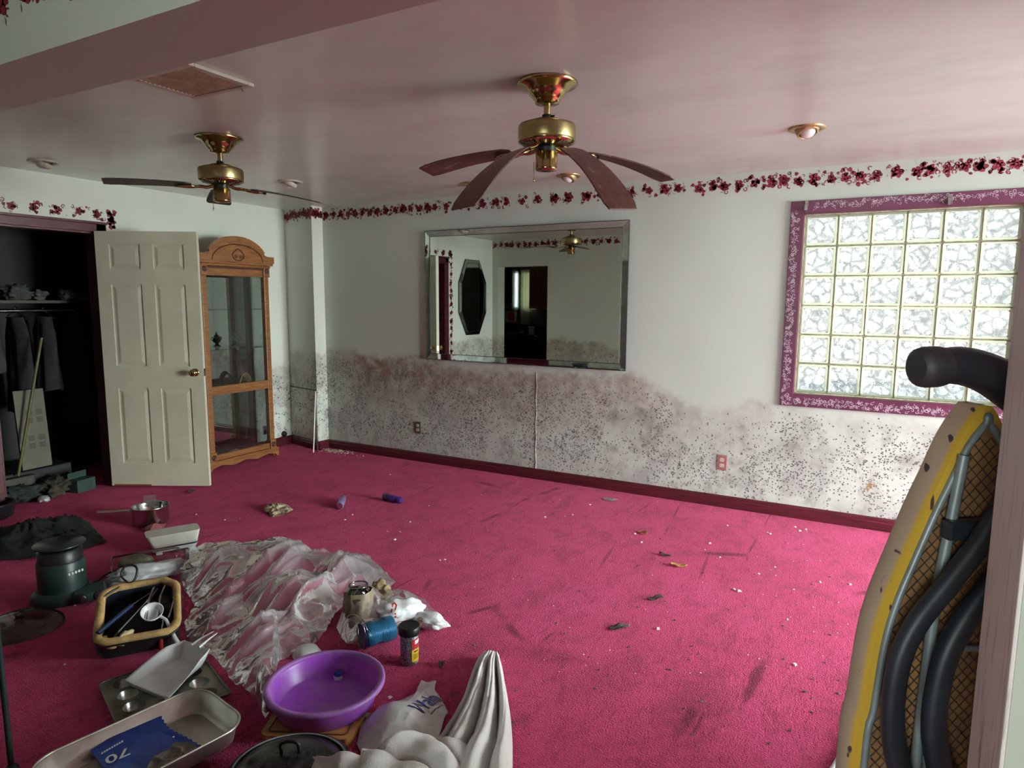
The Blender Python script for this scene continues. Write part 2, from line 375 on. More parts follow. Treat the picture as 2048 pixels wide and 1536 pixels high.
tcol = k.n('VectorMath', {0: k.mix(k.noise(vv, 9), (.95, .99, 1.), (1., 1., .97)), 'Scale': k.math('MULTIPLY', lum, BLOCK_T)}, operation='SCALE').outputs[0]
tr = k.n('BsdfTransparent', {'Color': tcol})
gl = k.n('BsdfGlossy', {'Color': (1, 1, 1), 'Roughness': .12, 'Normal': k.bump(hgt, .9, .03)})
x = k.n('MixShader', {0: .10, 1: tr.outputs[0], 2: gl.outputs[0]}); k.t.links.new(x.outputs[0], k.out.inputs[0]); M['block'] = k.m
k = NT('pale_green_block_edge'); v = k.co(); k.t.nodes.remove(k.b)
tr = k.n('BsdfTransparent', {'Color': k.mix(k.noise(v, 30), (.0165, .0170, .0120), (.0215, .0220, .0165))})
df = k.n('BsdfPrincipled', {'Base Color': (.78, .79, .68, 1), 'Roughness': .25})
x = k.n('MixShader', {0: .30, 1: tr.outputs[0], 2: df.outputs[0]}); k.t.links.new(x.outputs[0], k.out.inputs[0]); M['block_edge'] = k.m
M['mortar'] = pm('yellowed_mortar', (.50, .45, .28), .8, var=.3, scale=30)

# ------------------------------------------------------------------ the setting
struct(MB().box((-7.3, -2.6, -.12), (XR+.15, D+.2, 0)).build('floor', M['carpet']))
struct(MB().box((-7.4, -2.7, H), (XR+.25, D+.3, H+.1)).build('ceiling', M['ceiling']))
b = MB()
b.box((XL-.12, D, 0), (WX0, D+.2, H)).box((WX1, D, 0), (XR+.15, D+.2, H)).box((WX0, D, 0), (WX1, D+.2, WZ0)).box((WX0, D, WZ1), (WX1, D+.2, H))
wall_back = struct(b.build('wall_back', M['wall_back']))
OP0, OP1, OPZ = 2.29, 3.07, 2.05        # closet opening
b = MB(); x0, x1 = XL-.12, XL
b.box((x0, YN, 0), (x1, OP0, H)).box((x0, OP1, 0), (x1, D+.2, H)).box((x0, OP0, OPZ), (x1, OP1, H))
wall_left = struct(b.build('wall_left', M['wall_left']))
b = MB()
b.box((-7.3, YN, 0), (-5.31, YW, H)).box((-5.31, YN, 2.04), (-4.44, YW, H)).box((-4.44, YN, 0), (XE, YW, H)).box((XE, YN, ZH), (XJ, YW, H)).box((XJ, YN, 0), (XR+.15, YW, H))
wall_front = struct(b.build('wall_front', M['wall_front']))
b = MB()
for y0, y1, z0, z1 in ((-2.7, W2[0], 0, H), (W2[0], W2[1], 0, W2[2]), (W2[0], W2[1], W2[3], H), (W2[1], D+.2, 0, H)):
    b.box((XR, y0, z0), (XR+.15, y1, z1))
b.box((1.0, YW, 0), (1.12, 2.7, H)).box((1.12, 2.58, 0), (XR, 2.7, H))  # unseen return wall, added to keep right-hand daylight off the near floor
struct(b.build('wall_right', M['white_paint']))
b = MB().box((XE-.1, -2.6, 0), (XE, YN, H)).box((-.8, -2.6, 0), (-.7, .05, 1.8))  # second box: unseen half wall, added to block light from the hall window
for x0, x1, z0, z1 in ((XE-.1, W3[0], 0, H), (W3[0], W3[1], 0, W3[2]), (W3[0], W3[1], W3[3], H), (W3[1], XR+.15, 0, H)): b.box((x0, -2.7, z0), (x1, -2.6, z1))
struct(b.build('wall_rear', M['white_paint']))
b = MB()
for x0, x1, z0, z1 in ((-7.4, W4[0], 0, H), (W4[0], W4[1], 0, W4[2]), (W4[0], W4[1], W4[3], H), (W4[1], XE-.1, 0, H)): b.box((x0, -1.7, z0), (x1, -1.6, z1))
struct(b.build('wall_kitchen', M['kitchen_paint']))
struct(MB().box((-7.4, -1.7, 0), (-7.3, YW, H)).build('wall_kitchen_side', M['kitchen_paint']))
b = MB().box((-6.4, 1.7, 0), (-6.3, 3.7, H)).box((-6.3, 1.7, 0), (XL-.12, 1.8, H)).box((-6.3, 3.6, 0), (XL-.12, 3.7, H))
struct(b.build('wall_closet', M['closet_shade_paint']))
# boxed-in corner with its access panel
CX, CA = -4.915, math.atan2(4.864-4.975, -4.915-XL)      # face turned a little out of the wall plane
CM = T(XL, 4.975, 0) @ RZ(CA); CL = math.hypot(CX-XL, .111)
wc = struct(MB().ext([(XL, 4.975), (CX, 4.864), (CX, D), (XL, D)], 0, H).build('wall_corner', M['wall_corner']))
MB().box((.006, -.006, .1), (CL-.004, -.0005, .61), M=CM).build('access_panel', M['wall_corner'], wc, bevel=.002)
MB().box((.004, -.004, .612), (CL, -.0005, .620), M=CM).build('panel_gap', M['black'], wc)
# baseboards
def board_profile(b, p, q, n, h=.09, t=.017, mi=0):
    p, q, n = Vector(p), Vector(q), Vector(n); d = q-p
    prof = [(0, 0), (t, 0), (t, h*.62), (t*.75, h*.70), (t*.75, h*.82), (t*.4, h*.94), (0, h)]
    vs = [tuple(e + n*a + Vector((0, 0, z))) for e in (p, q) for a, z in prof]; m = len(prof)
    b.add(vs, [(i, i+1, m+i+1, m+i) for i in range(m-1)] + [tuple(range(m)), tuple(reversed(range(m, 2*m)))], mi)
b = MB(); board_profile(b, (XR, D, 0), (-4.92, D, 0), (0, -1, 0)); struct(b.build('baseboard_back', M['maroon_base']))
b = MB(); board_profile(b, (CX, 4.864, 0), (XL, 4.975, 0), (math.sin(CA), -math.cos(CA), 0)); board_profile(b, (CX, D, 0), (CX, 4.864, 0), (1, 0, 0)); struct(b.build('baseboard_corner', M['maroon_base']))
b = MB(); board_profile(b, (XL, D, 0), (XL, OP1+.075, 0), (1, 0, 0)); board_profile(b, (XL, OP0-.075, 0), (XL, YW, 0), (1, 0, 0)); struct(b.build('baseboard_left', M['maroon_base']))
b = MB(); board_profile(b, (-4.44, YW, 0), (XE, YW, 0), (0, 1, 0)); struct(b.build('baseboard_front', M['maroon_base']))
# plasterboard joint on the mirror wall
b = MB()
pts = [(-2.505+.004*math.sin(i*1.7), D-.002, .09+.84*i/14) for i in range(15)]
b.tube(pts, .0035, 6, flat=.6); b.build('wall_joint', M['wall_back'], wall_back)
# closet casing
b = MB(); c0, c1 = OP0-.07, OP1+.07
trim = struct(MB().box((XL-.12, OP0, 0), (XL+.004, OP0+.018, OPZ)).box((XL-.12, OP1-.018, 0), (XL+.004, OP1, OPZ)).box((XL-.12, OP0, OPZ-.018), (XL+.004, OP1, OPZ)).build('trim_1', M['maroon_wood']))
for nm, a_, e_ in (('casing', (c0, 0), (OP0+.006, OPZ+.07)), ('casing', (OP1-.006, 0), (c1, OPZ+.07)), ('head_casing', (c0-.005, OPZ-.006), (c1+.005, OPZ+.07))):
    MB().box((XL, a_[0], a_[1]), (XL+.016, e_[0], e_[1])).build(nm, M['maroon_wood'], trim, bevel=.004)
MB().box((XL+.006, c0-.01, OPZ+.055), (XL+.03, c1+.01, OPZ+.075)).build('head_moulding', M['maroon_wood'], trim, bevel=.004)
# jamb lining of the wide opening (bare scuffed wood on the right side)
k = NT('scuffed_raw_jamb'); v = k.co()
s1 = k.sstep(k.noise(k.map(v, (9, 9, 1.1)), 7, 6, .75, .5), .5, .68); s2 = k.sstep(k.n('SeparateXYZ', {0: v}).outputs[2], .75, 1.35, 1., .35)
k.P(Base_Color=k.mix(k.math('MULTIPLY', s1, s2), (.80, .70, .66), (.17, .11, .09)), Roughness=.6); M['jamb'] = k.m
struct(MB().box((XJ-.004, YN+.002, 0), (XJ+.012, YW-.002, ZH)).build('trim_2', M['jamb'], bevel=.002))
struct(MB().box((XE-.01, YN+.002, 0), (XE+.006, YW-.002, ZH)).build('trim_3', M['white_paint'], bevel=.002))

# six-panel door
def six_panel(name, wd, ht, th, mat):
    root = MB()
    st, mid = .105, .10
    pw = (wd-2*st-mid)/2
    xs = [(st, st+pw), (st+pw+mid, wd-st)]
    zs = [(.19, .80), (.98, 1.62), (1.74, 1.93)]
    # slab with recessed fields
    t2 = th/2; cut = .007
    xcuts = [0, xs[0][0], xs[0][1], xs[1][0], xs[1][1], wd]; zcuts = [0] + [q for z in zs for q in z] + [ht]
    root.box((0, -t2+cut, 0), (wd, t2-cut, ht))
    for side in (-1, 1):
        a, e = (-t2, -t2+cut) if side < 0 else (t2-cut, t2)
        for i in range(5):
            for j in range(len(zcuts)-1):
                if i in (1, 3) and j in (1, 3, 5): continue
                root.box((xcuts[i], a, zcuts[j]), (xcuts[i+1], e, zcuts[j+1]))
    panels = []
    for xa, xb in xs:
        for za, zb in zs:
            p = MB()
            for side in (-1, 1):
                y0 = side*(t2-cut); y1 = side*(t2-.001); g = .012; s_ = .026
                o1 = [(xa+g, za+g), (xb-g, za+g), (xb-g, zb-g), (xa+g, zb-g)]; o2 = [(xa+g+s_, za+g+s_), (xb-g-s_, za+g+s_), (xb-g-s_, zb-g-s_), (xa+g+s_, zb-g-s_)]
                vs = [(x, y0, z) for x, z in o1] + [(x, y1, z) for x, z in o2]
                fs = [(0, 1, 5, 4), (1, 2, 6, 5), (2, 3, 7, 6), (3, 0, 4, 7), (4, 5, 6, 7)]
                if side > 0: fs = [tuple(reversed(f)) for f in fs]
                p.add(vs, fs)
            panels.append(p)
    return root, panels
dang = math.atan2(.386, .694)
dslab, dpan = six_panel('door_1', .79, 2.03, .035, M['door'])
door = struct(dslab.build('door_1', M['door'], loc=(XL+.035, 3.045, .02), rot=(0, 0, dang)))
for p in dpan: p.build('door_panel', M['door'], door)
knob_prof = [(.032, 0), (.032, .004), (.026, .008), (.011, .012), (.010, .030), (.020, .036), (.028, .047), (.028, .056), (.020, .064), (.006, .066)]
for s_ in (-1, 1):
    MB().lathe(knob_prof, 24, M=T(.79-.065, s_*.0175, .93) @ RX(PI/2 if s_ < 0 else -PI/2)).build('knob', M['brass'], door)
MB().box((.7895, -.012, .90), (.7915, .012, .96)).build('latch_plate', M['brass'], door)
for z in (.2, 1.0, 1.8): MB().tube([(-.006, 0, z-.045), (-.006, 0, z+.045)], .006, 8).build('hinge', M['brass'], door)
MB().box((.02, -.0182, .0), (.32, -.0176, .012)).build('worn_edge', M['oak'], door)

# ------------------------------------------------------------------ glass block window
win = struct(MB().box((WX0-.002, D+.035, WZ0-.002), (WX0+.008, D+.2, WZ1+.002)).box((WX1-.008, D+.035, WZ0), (WX1+.002, D+.2, WZ1)).box((WX0, D+.035, WZ1-.008), (WX1, D+.2, WZ1+.002)).box((WX0, D+.035, WZ0-.002), (WX1, D+.2, WZ0+.008)).build('window_1', M['mortar']))
NB = 6; mw, mh = (WX1-WX0-.016)/NB, (WZ1-WZ0-.016)/NB
def block_mesh(seed):
    b = MB(); g = .0035; a, h = mw/2-g, mh/2-g; e = .017
    ya, yb = 0, .085
    out = rrect(2*a, 2*h, .012, 3); inn = rrect(2*a-2*e, 2*h-2*e, .016, 3); n = len(out)
    for y, flip in ((ya, False), (yb, True)):
        dy = .006 if not flip else -.006
        vs = [(x, y, z) for x, z in out] + [(x*(1-e*.5/a), y, z*(1-e*.5/h)) for x, z in out] + [(x, y+dy, z) for x, z in inn]
        fs = [(i, (i+1) % n, n+(i+1) % n, n+i) for i in range(n)] + [(n+i, n+(i+1) % n, 2*n+(i+1) % n, 2*n+i) for i in range(n)]
        if not flip: fs = [tuple(reversed(f)) for f in fs]
        if not flip: b.add(vs, fs, 1, True)
    vs = [(x, y, z) for y in (ya, yb) for x, z in out]
    b.add(vs, [(i, (i+1) % n, n+(i+1) % n, n+i) for i in range(n)], 1, True)
    # pressed pattern face
    N = 13; ax, az = a-e*.98, h-e*.98
    def f(u, v_):
        x, z = (u*2-1)*ax, (v_*2-1)*az
        ed = min(1, 8*min(u, 1-u, v_, 1-v_))
        return (x, ya+.006+.006*ed*(noise.voronoi((x*19+seed*3.1, z*19, seed))[0][0]-.3), z)
    b.grid(f, N, N, 0, False)
    return b.mesh('glass_block', [M['block'], M['block_edge']])
bm_ = [block_mesh(s_) for s_ in range(6)]
for i in range(NB):
    for j in range(NB):
        o = obj_of(bm_[(i*5+j*3+i*j) % 6], 'glass_block', win); o.location = (WX0+.008+mw*(i+.5), D+.042, WZ0+.008+mh*(j+.5))
mort = MB()
for i in range(1, NB): mort.box((WX0+.008+mw*i-.0035, D+.052, WZ0), (WX0+.008+mw*i+.0035, D+.12, WZ1))
for j in range(1, NB): mort.box((WX0, D+.0525, WZ0+.008+mh*j-.0035), (WX1, D+.119, WZ0+.008+mh*j+.0035))
for i in range(NB+1):
    for j in range(NB+1): x_, z_ = WX0+.008+mw*i, WZ0+.008+mh*j; mort.box((x_-.009, D+.055, z_-.009), (x_+.009, D+.118, z_+.009))
mort.build('mortar_joints', M['mortar'], win)
CW = .086; ct = .02
for nm, a_, e_ in (('casing', (WX0-CW, WZ0-CW), (WX0, WZ1+CW)), ('casing', (WX1, WZ0-CW), (WX1+CW, WZ1+CW)), ('casing', (WX0, WZ1), (WX1, WZ1+CW)), ('casing', (WX0, WZ0-CW), (WX1, WZ0))):
    MB().box((a_[0], D-ct, a_[1]), (e_[0], D+.04 if False else D, e_[1])).build(nm, M['casing'], win, bevel=.003)
for x in (WX0, WX1): MB().box((x-.0015, D-.012, WZ0), (x+.0015, D+.04, WZ1)).build('reveal', M['casing'], win)
for z in (WZ0, WZ1): MB().box((WX0, D-.012, z-.0015), (WX1, D+.04, z+.0015)).build('reveal', M['casing'], win)
# stencilled scrolls on the casing
def ribbon(b, pts, wd, mi=0, y=0):
    P = [Vector((p[0], 0, p[1])) for p in pts]; vs = []
    for i, p in enumerate(P):
        t = (P[min(i+1, len(P)-1)]-P[max(i-1, 0)]); t = t.normalized() if t.length else Vector((1, 0, 0))
        nn = Vector((-t.z, 0, t.x)); ww = wd*(.35+.65*math.sin(PI*min(1, (i+.6)/len(P))))
        vs += [p+nn*ww/2, p-nn*ww/2]
    b.add([(q.x, y, q.z) for q in vs], [(2*i, 2*i+1, 2*i+3, 2*i+2) for i in range(len(P)-1)], mi)
def scroll(b, cx, cz, s, a0, y, sgn):
    pts = []
    for i in range(12):
        t = i/11; r = s*(1-.72*t); a = a0+sgn*t*1.5*PI*1.25
        pts.append((cx+r*math.cos(a), cz+r*math.sin(a)))
    ribbon(b, pts, s*.30, 0, y)
    pts = [(cx+s*math.cos(a0)*(1+.9*t)+.35*s*math.sin(3*t)*math.sin(a0), cz+s*math.sin(a0)*(1+.9*t)) for t in (0, .3, .6, 1)]
    ribbon(b, pts, s*.28, 0, y)
sr = random.Random(5)
b = MB(); yy = D-ct-.0008
def run(p, q, n, amp):
    for i in range(n):
        t = (i+.5)/n; x = p[0]+(q[0]-p[0])*t; z = p[1]+(q[1]-p[1])*t
        for j in range(4):
            scroll(b, x+sr.uniform(-amp, amp), z+sr.uniform(-amp, amp), sr.uniform(.007, .0125), sr.uniform(0, 2*PI), yy, sr.choice((-1, 1)))
run((WX0-.052, WZ0-.04), (WX0-.052, WZ1+.01), 46, .021); run((WX1+.045, WZ0-.04), (WX1+.045, WZ1+.04), 46, .021)
run((WX0-.06, WZ0-.050), (WX1+.05, WZ0-.050), 46, .022); run((WX0+.06, WZ1+.055), (WX1+.05, WZ1+.055), 34, .019)
b.build('stencil_scrolls', M['scroll'], win)
for px_ in (1613, 1900):
    p = hit(px_, 410 if px_ < 1700 else 398, 1, D-.03)
    o = MB().box((-.011, 0, -.035), (.011, .004, .03)).box((-.011, -.03, -.035), (-.008, 0, -.005)).box((.008, -.03, -.035), (.011, 0, -.005)).box((-.011, -.004, .012), (.011, .0, .03)).build('curtain_rod_bracket', M['chrome'], loc=(p.x, D-ct-.004, p.z+.0), bevel=.001)
    tag(o, 'small steel curtain bracket at the '+('left corner' if px_ < 1700 else 'middle')+' of the window casing top', 'bracket')
# windows added for daylight: right wall, hall, kitchen (clear panes in frames)
def added_window(n, mk, sash=2):
    o = struct(mk(MB(), 0).build('window_%d' % n, M['white_pl'])); mk(MB(), 1).build('window_pane', M['pane'], o); return o
def side_win(Wd):
    def mk(b, what):
        y0, y1, z0, z1 = Wd; x = XR+.07
        if what: return b.box((x, y0+.03, z0+.03), (x+.004, y1-.03, z1-.03))
        for a, c in (((y0, z0), (y1, z0+.045)), ((y0, z1-.045), (y1, z1)), ((y0, z0), (y0+.045, z1)), ((y1-.045, z0), (y1, z1)), (((y0+y1)/2-.025, z0), ((y0+y1)/2+.025, z1))):
            b.box((x-.03, a[0], a[1]), (x+.03, c[0], c[1]))
        return b
    return mk
added_window(2, side_win(W2))
def kw(b, what, Wd=W4, yo=0.):
    x0, x1, z0, z1 = Wd
    if what: return b.box((x0+.03, yo-1.66, z0+.03), (x1-.03, yo-1.656, z1-.03))
    for a, c in (((x0, z0), (x1, z0+.04)), ((x0, z1-.04), (x1, z1)), ((x0, z0), (x0+.04, z1)), ((x1-.04, z0), (x1, z1))): b.box((a[0], yo-1.69, a[1]), (c[0], yo-1.62, c[1]))
    return b
added_window(3, lambda b, what: kw(b, what, W3, -1.)); added_window(4, kw)
# ground outside
struct(MB().box((-12, -14, -.3), (14, 16, -.15)).build('ground', pm('white_gravel_ground', (.85, .86, .82), .9, var=.2, scale=1.2)))

# ------------------------------------------------------------------ stencilled flower borders
def flower_run(u0, u1, zc, step, seed, dens=1.0, hgt=.085, vert=False):
    """list of (kind, u, z, r) marks"""
    q = random.Random(seed); out = []; u = u0
    while u < u1:
        d = dens(u) if callable(dens) else dens
        c = zc+q.uniform(-.008, .008); s = q.uniform(1.0, 1.4)
        for j in range(5):
            a = 2*PI*j/5+q.uniform(-.3, .3); out.append(('p', u+.018*s*math.cos(a), c+.018*s*math.sin(a), .0122*s))
        out.append(('p', u, c, .012*s))
        for j in range(int(7*d)+2): out.append((q.choice('pprrr'), u+q.uniform(-.055, .055), c+q.uniform(-hgt*.6, hgt*.6), q.uniform(.008, .016)))
        for j in range(int(4*d)+1): out.append(('l', u+q.uniform(-.06, .06), c+q.uniform(-hgt/2, hgt/2), q.uniform(.008, .016)))
        u += step*q.uniform(.8, 1.25)/max(.5, d)
    return out
def stencil(name, marks, conv, parent):
    b = MB(); q = random.Random(len(marks))
    for kd, u, z, r in marks:
        if kd == 'p':
            n = 9; ph = q.uniform(0, 6)
            pts = [(u+r*(1+.16*math.sin(3*2*PI*i/n+ph))*math.cos(2*PI*i/n), z+r*(1+.16*math.sin(3*2*PI*i/n+ph))*math.sin(2*PI*i/n)) for i in range(n)]
            b.add([conv(*p) for p in pts], [tuple(range(n))], 0)
        elif kd == 'r':
            n = 9; a0 = q.uniform(0, 6); sp_ = q.uniform(3.5, 5.6)
            vs = []
            for i in range(n):
                a = a0+sp_*i/(n-1)
                for rr_ in (r, r*.58): vs.append(conv(u+rr_*math.cos(a), z+rr_*math.sin(a)))
            b.add(vs, [(2*i, 2*i+1, 2*i+3, 2*i+2) for i in range(n-1)], 0)
        else:
            a = q.uniform(0, 2*PI); c_, s_ = math.cos(a), math.sin(a); w_ = r*.2
            pts = [(-r, 0), (-.2*r, w_), (r, .3*w_), (.1*r, -w_)]
            b.add([conv(u+x*c_-y*s_, z+x*s_+y*c_) for x, y in pts], [(0, 1, 2, 3)], 1)
    return b.build(name, [M['stencil'], M['stencil_g']], parent)
eps = .0012
m1 = flower_run(-4.86, .9, 2.362, .098, 3, lambda u: 1.0 if u < -3.6 else (.8 if u < -1.2 else 1.05), .085)
stencil('stencil_border', m1, lambda u, z: (u, D-eps, z), wall_back)
stencil('stencil_border', flower_run(.03, CL-.02, 2.37, .075, 4, 1.3, .08), lambda u, z: tuple(CM @ Vector((u, -eps, z))), wc)
stencil('stencil_border', flower_run(4.89, D-.02, 2.37, .06, 5, 1.2, .08), lambda u, z: (CX+eps, u, z), wc)
ml = flower_run(c0-.05, OP1+.10, OPZ+.135, .13, 8, .95, .07) + [('p', OP1+.13+rnd.uniform(-.025, .025), OPZ+.09+rnd.uniform(-.055, .075), rnd.uniform(.012, .02)) for _ in range(22)]
mv = [(kd, c0-.075+(z-2.), u, r) for kd, u, z, r in flower_run(.1, OPZ+.15, 2.0, .10, 9, .9, .06)]
stencil('stencil_border', ml+mv, lambda u, z: (XL+eps, u, z), wall_left)
stencil('stencil_border', flower_run(XL+.05, XE, 2.365, .10, 10, 1.05, .09), lambda u, z: (u, YW+eps, z), wall_front)
stencil('stencil_border', flower_run(XE, -1.5, 2.215, .10, 12, 1.1, .09), lambda u, z: (u, YN-eps, z), wall_front)

# ------------------------------------------------------------------ ceiling fans
def lathe_at(b, prof, z, n=32, mi=0): return b.lathe([(r, z+h) for r, h in prof], n, mi)
def blade_mesh(b, L0, L1, w0, w1, droop, twist, th=.006, mi_top=0, mi_bot=1):
    N = 14
    def sec(t):
        x = L0+(L1-L0)*t; w_ = w0+(w1-w0)*min(1, t*1.25)
        if t > .97: w_ -= .02
        if t < .04: w_ -= .03
        z = -droop*(t**1.9); a = twist*(1-.3*t)
        return x, w_/2, z, a
    top = []; bot = []
    for i in range(N+1):
        x, h_, z, a = sec(i/N)
        for sy in (-1, 0, 1):
            y = sy*h_; top.append((x, y*math.cos(a), z+y*math.sin(a)+th/2)); bot.append((x, y*math.cos(a), z+y*math.sin(a)-th/2))
    n = len(top); fs = []; fb = []; fe = []
    for i in range(N):
        for j in range(2):
            q_ = i*3+j; fs.append((q_, q_+3, q_+4, q_+1)); fb.append((n+q_, n+q_+1, n+q_+4, n+q_+3))
    loop = [i*3 for i in range(N+1)] + [N*3+1] + [i*3+2 for i in range(N, -1, -1)] + [1]
    for i in range(len(loop)): a, c = loop[i], loop[(i+1) % len(loop)]; fe.append((a, n+a, n+c, c))
    b.add(top+bot, fs, mi_top, True); b.add(top+bot, fb, mi_bot, True); b.add(top+bot, [tuple(reversed(f)) for f in fe], mi_bot)
def fan(loc, blades, label, bm_top, bm_bot, chain=True):
    t = thing('ceiling_fan', label, 'ceiling fan', loc, group=None)
    # z measured down from the ceiling
    MB().lathe([(.125, -.001), (.128, -.007), (.120, -.016), (.095, -.022), (.088, -.032), (.082, -.034), (.077, -.046), (.06, -.066), (.052, -.072), (.050, -.084), (.02, -.088)], 40).build('canopy', M['brass'], t)
    MB().cyl((0, 0, -.085), (0, 0, -.145), .0145, 16).build('downrod', M['brass'], t)
    MB().cyl((0, 0, -.130), (0, 0, -.148), .021, 16).cyl((0, 0, -.139), (.04, -.01, -.139), .004, 6).build('rod_coupling', M['black'], t)
    MB().lathe([(.03, -.146), (.055, -.150), (.062, -.158), (.095, -.164), (.117, -.172), (.121, -.182), (.121, -.226), (.119, -.232)], 48, cap1=False).build('motor_housing', M['abrass'], t)
    MB().lathe([(.119, -.231), (.121, -.235), (.119, -.242), (.10, -.250), (.045, -.262)], 48).build('lower_ring', M['brass'], t)
    v_ = MB()
    for i in range(36):
        a = 2*PI*i/36; c_, s_ = math.cos(a), math.sin(a)
        v_.add([(.06*c_-.002*s_, .06*s_+.002*c_, -.2595), (.06*c_+.002*s_, .06*s_-.002*c_, -.2595), (.104*c_+.004*s_, .104*s_-.004*c_, -.2495), (.104*c_-.004*s_, .104*s_+.004*c_, -.2495)], [(0, 1, 2, 3)])
    v_.build('vent_slots', M['black'], t)
    MB().cyl((0, 0, -.258), (0, 0, -.284), .04, 24).build('rotor_collar', M['black'], t)
    MB().lathe([(.043, -.280), (.046, -.283), (.046, -.345), (.047, -.347), (.044, -.354), (.02, -.358)], 32).build('switch_housing', M['brass'], t)
    for ang, droop, tw, pit in blades:
        r = blade_root = MB(); blade_mesh(r, .0, .425, .100, .145, droop, tw)
        bl = r.build('blade', [bm_top, bm_bot], t, loc=(.155*math.cos(ang), .155*math.sin(ang), -.272-.05*pit), rot=(0, pit, ang))
        ir = MB()
        ir.tube(spline([(-.12, 0, .006), (-.08, 0, -.006), (-.045, 0, -.004), (-.015, 0, -.008)], 5), [.009]*16, 8)
        for sy in (-1, 1):
            ir.tube(spline([(-.03, 0, -.008), (-.01, sy*.026, -.009), (.035, sy*.034, -.010), (.062, sy*.018, -.011), (.055, sy*.004, -.012), (.038, sy*.012, -.012)], 5), .0055, 6)
        ir.tube(spline([(-.02, 0, -.008), (.03, 0, -.010), (.085, 0, -.012-droop*.04)], 5), .006, 6)
        for p in ((.03, .033, -.012), (.03, -.033, -.012), (.08, 0, -.014)): ir.lathe([(.006, 0), (.005, -.003)], 8, M=T(*p))
        ir.build('blade_iron', M['brass'], bl)
    if chain:
        ch = MB(); 
        ch.cyl((-.048, -.022, -.318), (-.048, -.022, -.385), .0015, 6).lathe([(.001, -.383), (.004, -.388), (.004, -.398), (.001, -.402)], 8, M=T(-.048, -.022, 0)); ch.build('pull_chain', M['brass'], t)
    return t
dg = math.radians
fan((-1.264, 2.598, H), [(dg(-30), .12, .10, .40), (dg(-101), .12, .10, .38), (dg(186), .05, .12, .0), (dg(46), .08, .12, .02)], 'brass ceiling fan with drooping dust-spotted brown blades, nearest the camera', M['blade'], M['blade'])
fan((-3.32, 2.603, H), [(dg(50), .03, .2, .07), (dg(144), .02, .1, 0), (dg(-124), .015, .08, 0)], 'brass ceiling fan with dark straight blades, farther left near the closet', M['blade_dark'], M['blade_dark'])

# ------------------------------------------------------------------ recessed eyeball lights, ceiling register
M['gold'] = pm('tarnished_gold_trim', (.50, .36, .17), .35, .6, var=.25, scale=14)
M['ivory'] = pm('ivory_enamel', (.55, .50, .40), .4, var=.08)
k = NT('frosted_bulb_glass'); v = k.co(); k.P(Base_Color=k.mix(k.noise(v, 20), (.85, .86, .86), (.92, .92, .92)), Roughness=.25, Subsurface_Weight=.2); M['bulb'] = k.m
def eyeball(x, y, aim, label, ring):
    t = thing('eyeball_downlight', label, 'ceiling light', (x, y, H))
    MB().lathe([(.058, 0), (.060, -.008), (.088, -.010), (.092, -.004), (.092, 0)], 36, cap0=False, cap1=False).build('trim_ring', ring, t)
    R_ = RZ(aim) @ RY(dg(24))
    MB().lathe([(.058, .0), (.060, -.012), (.054, -.028), (.044, -.036), (.042, -.034), (.044, -.02), (.04, -.002)], 32, cap0=False, M=R_).build('eyeball', ring if ring is M['gold'] else M['ivory'], t)
    MB().lathe([(.038, -.010), (.037, -.032), (.028, -.044), (.012, -.050), (.002, -.051)], 24, M=R_).build('bulb', M['bulb'], t)
    return t
for (px_, py_), aim, lab, rg in (((1614, 256), 2.2, 'gold-rimmed eyeball ceiling light nearest the glass block window', 'gold'), ((87, 323), .6, 'ivory eyeball ceiling light above the closet doorway', 'ivory'),
        ((580, 363), .6, 'small eyeball ceiling light between the dark-bladed fan and the corner', 'ivory'), ((1138, 351), 1.2, 'eyeball ceiling light with white bulb behind the nearest fan, above the mirror', 'gold'), ((945, 367), 1.2, 'half-hidden eyeball ceiling light behind the left drooping fan blade', 'gold')):
    p = F(px_, py_, H); eyeball(p.x, p.y, aim, lab, M[rg])
vt = thing('ceiling_register', 'yellowed louvred air register in the ceiling beside the header beam', 'air vent', (-2.555, 1.885, H))
b = MB()
for a, c in (((-.19, -.155), (.19, -.125)), ((-.19, .125), (.19, .155)), ((-.19, -.125), (-.155, .125)), ((.155, -.125), (.19, .125))): b.box((a[0], a[1], -.014), (c[0], c[1], 0))
b.build('frame', M['ivory'], vt, bevel=.003)
M['louvre'] = pm('yellowed_louvre_enamel', (.68, .60, .38), .5, var=.2, scale=20)
for i in range(12):
    y = -.118+.0205*i
    MB().box((-.155, -.0085, -.001), (.155, .0085, .001), M=T(0, y, -.010) @ RX(dg(-22))).build('louvre', M['louvre'], vt)
MB().box((-.155, -.125, -.0035), (.155, .125, -.002)).build('duct_shade', M['black'], vt)  # black sheet standing in for the shade inside the duct
MB().tube(spline([(.13, .135, -.012), (.135, .14, -.026), (.142, .139, -.03), (.146, .137, -.022)], 4), .002, 6).build('lever', M['chrome'], vt)

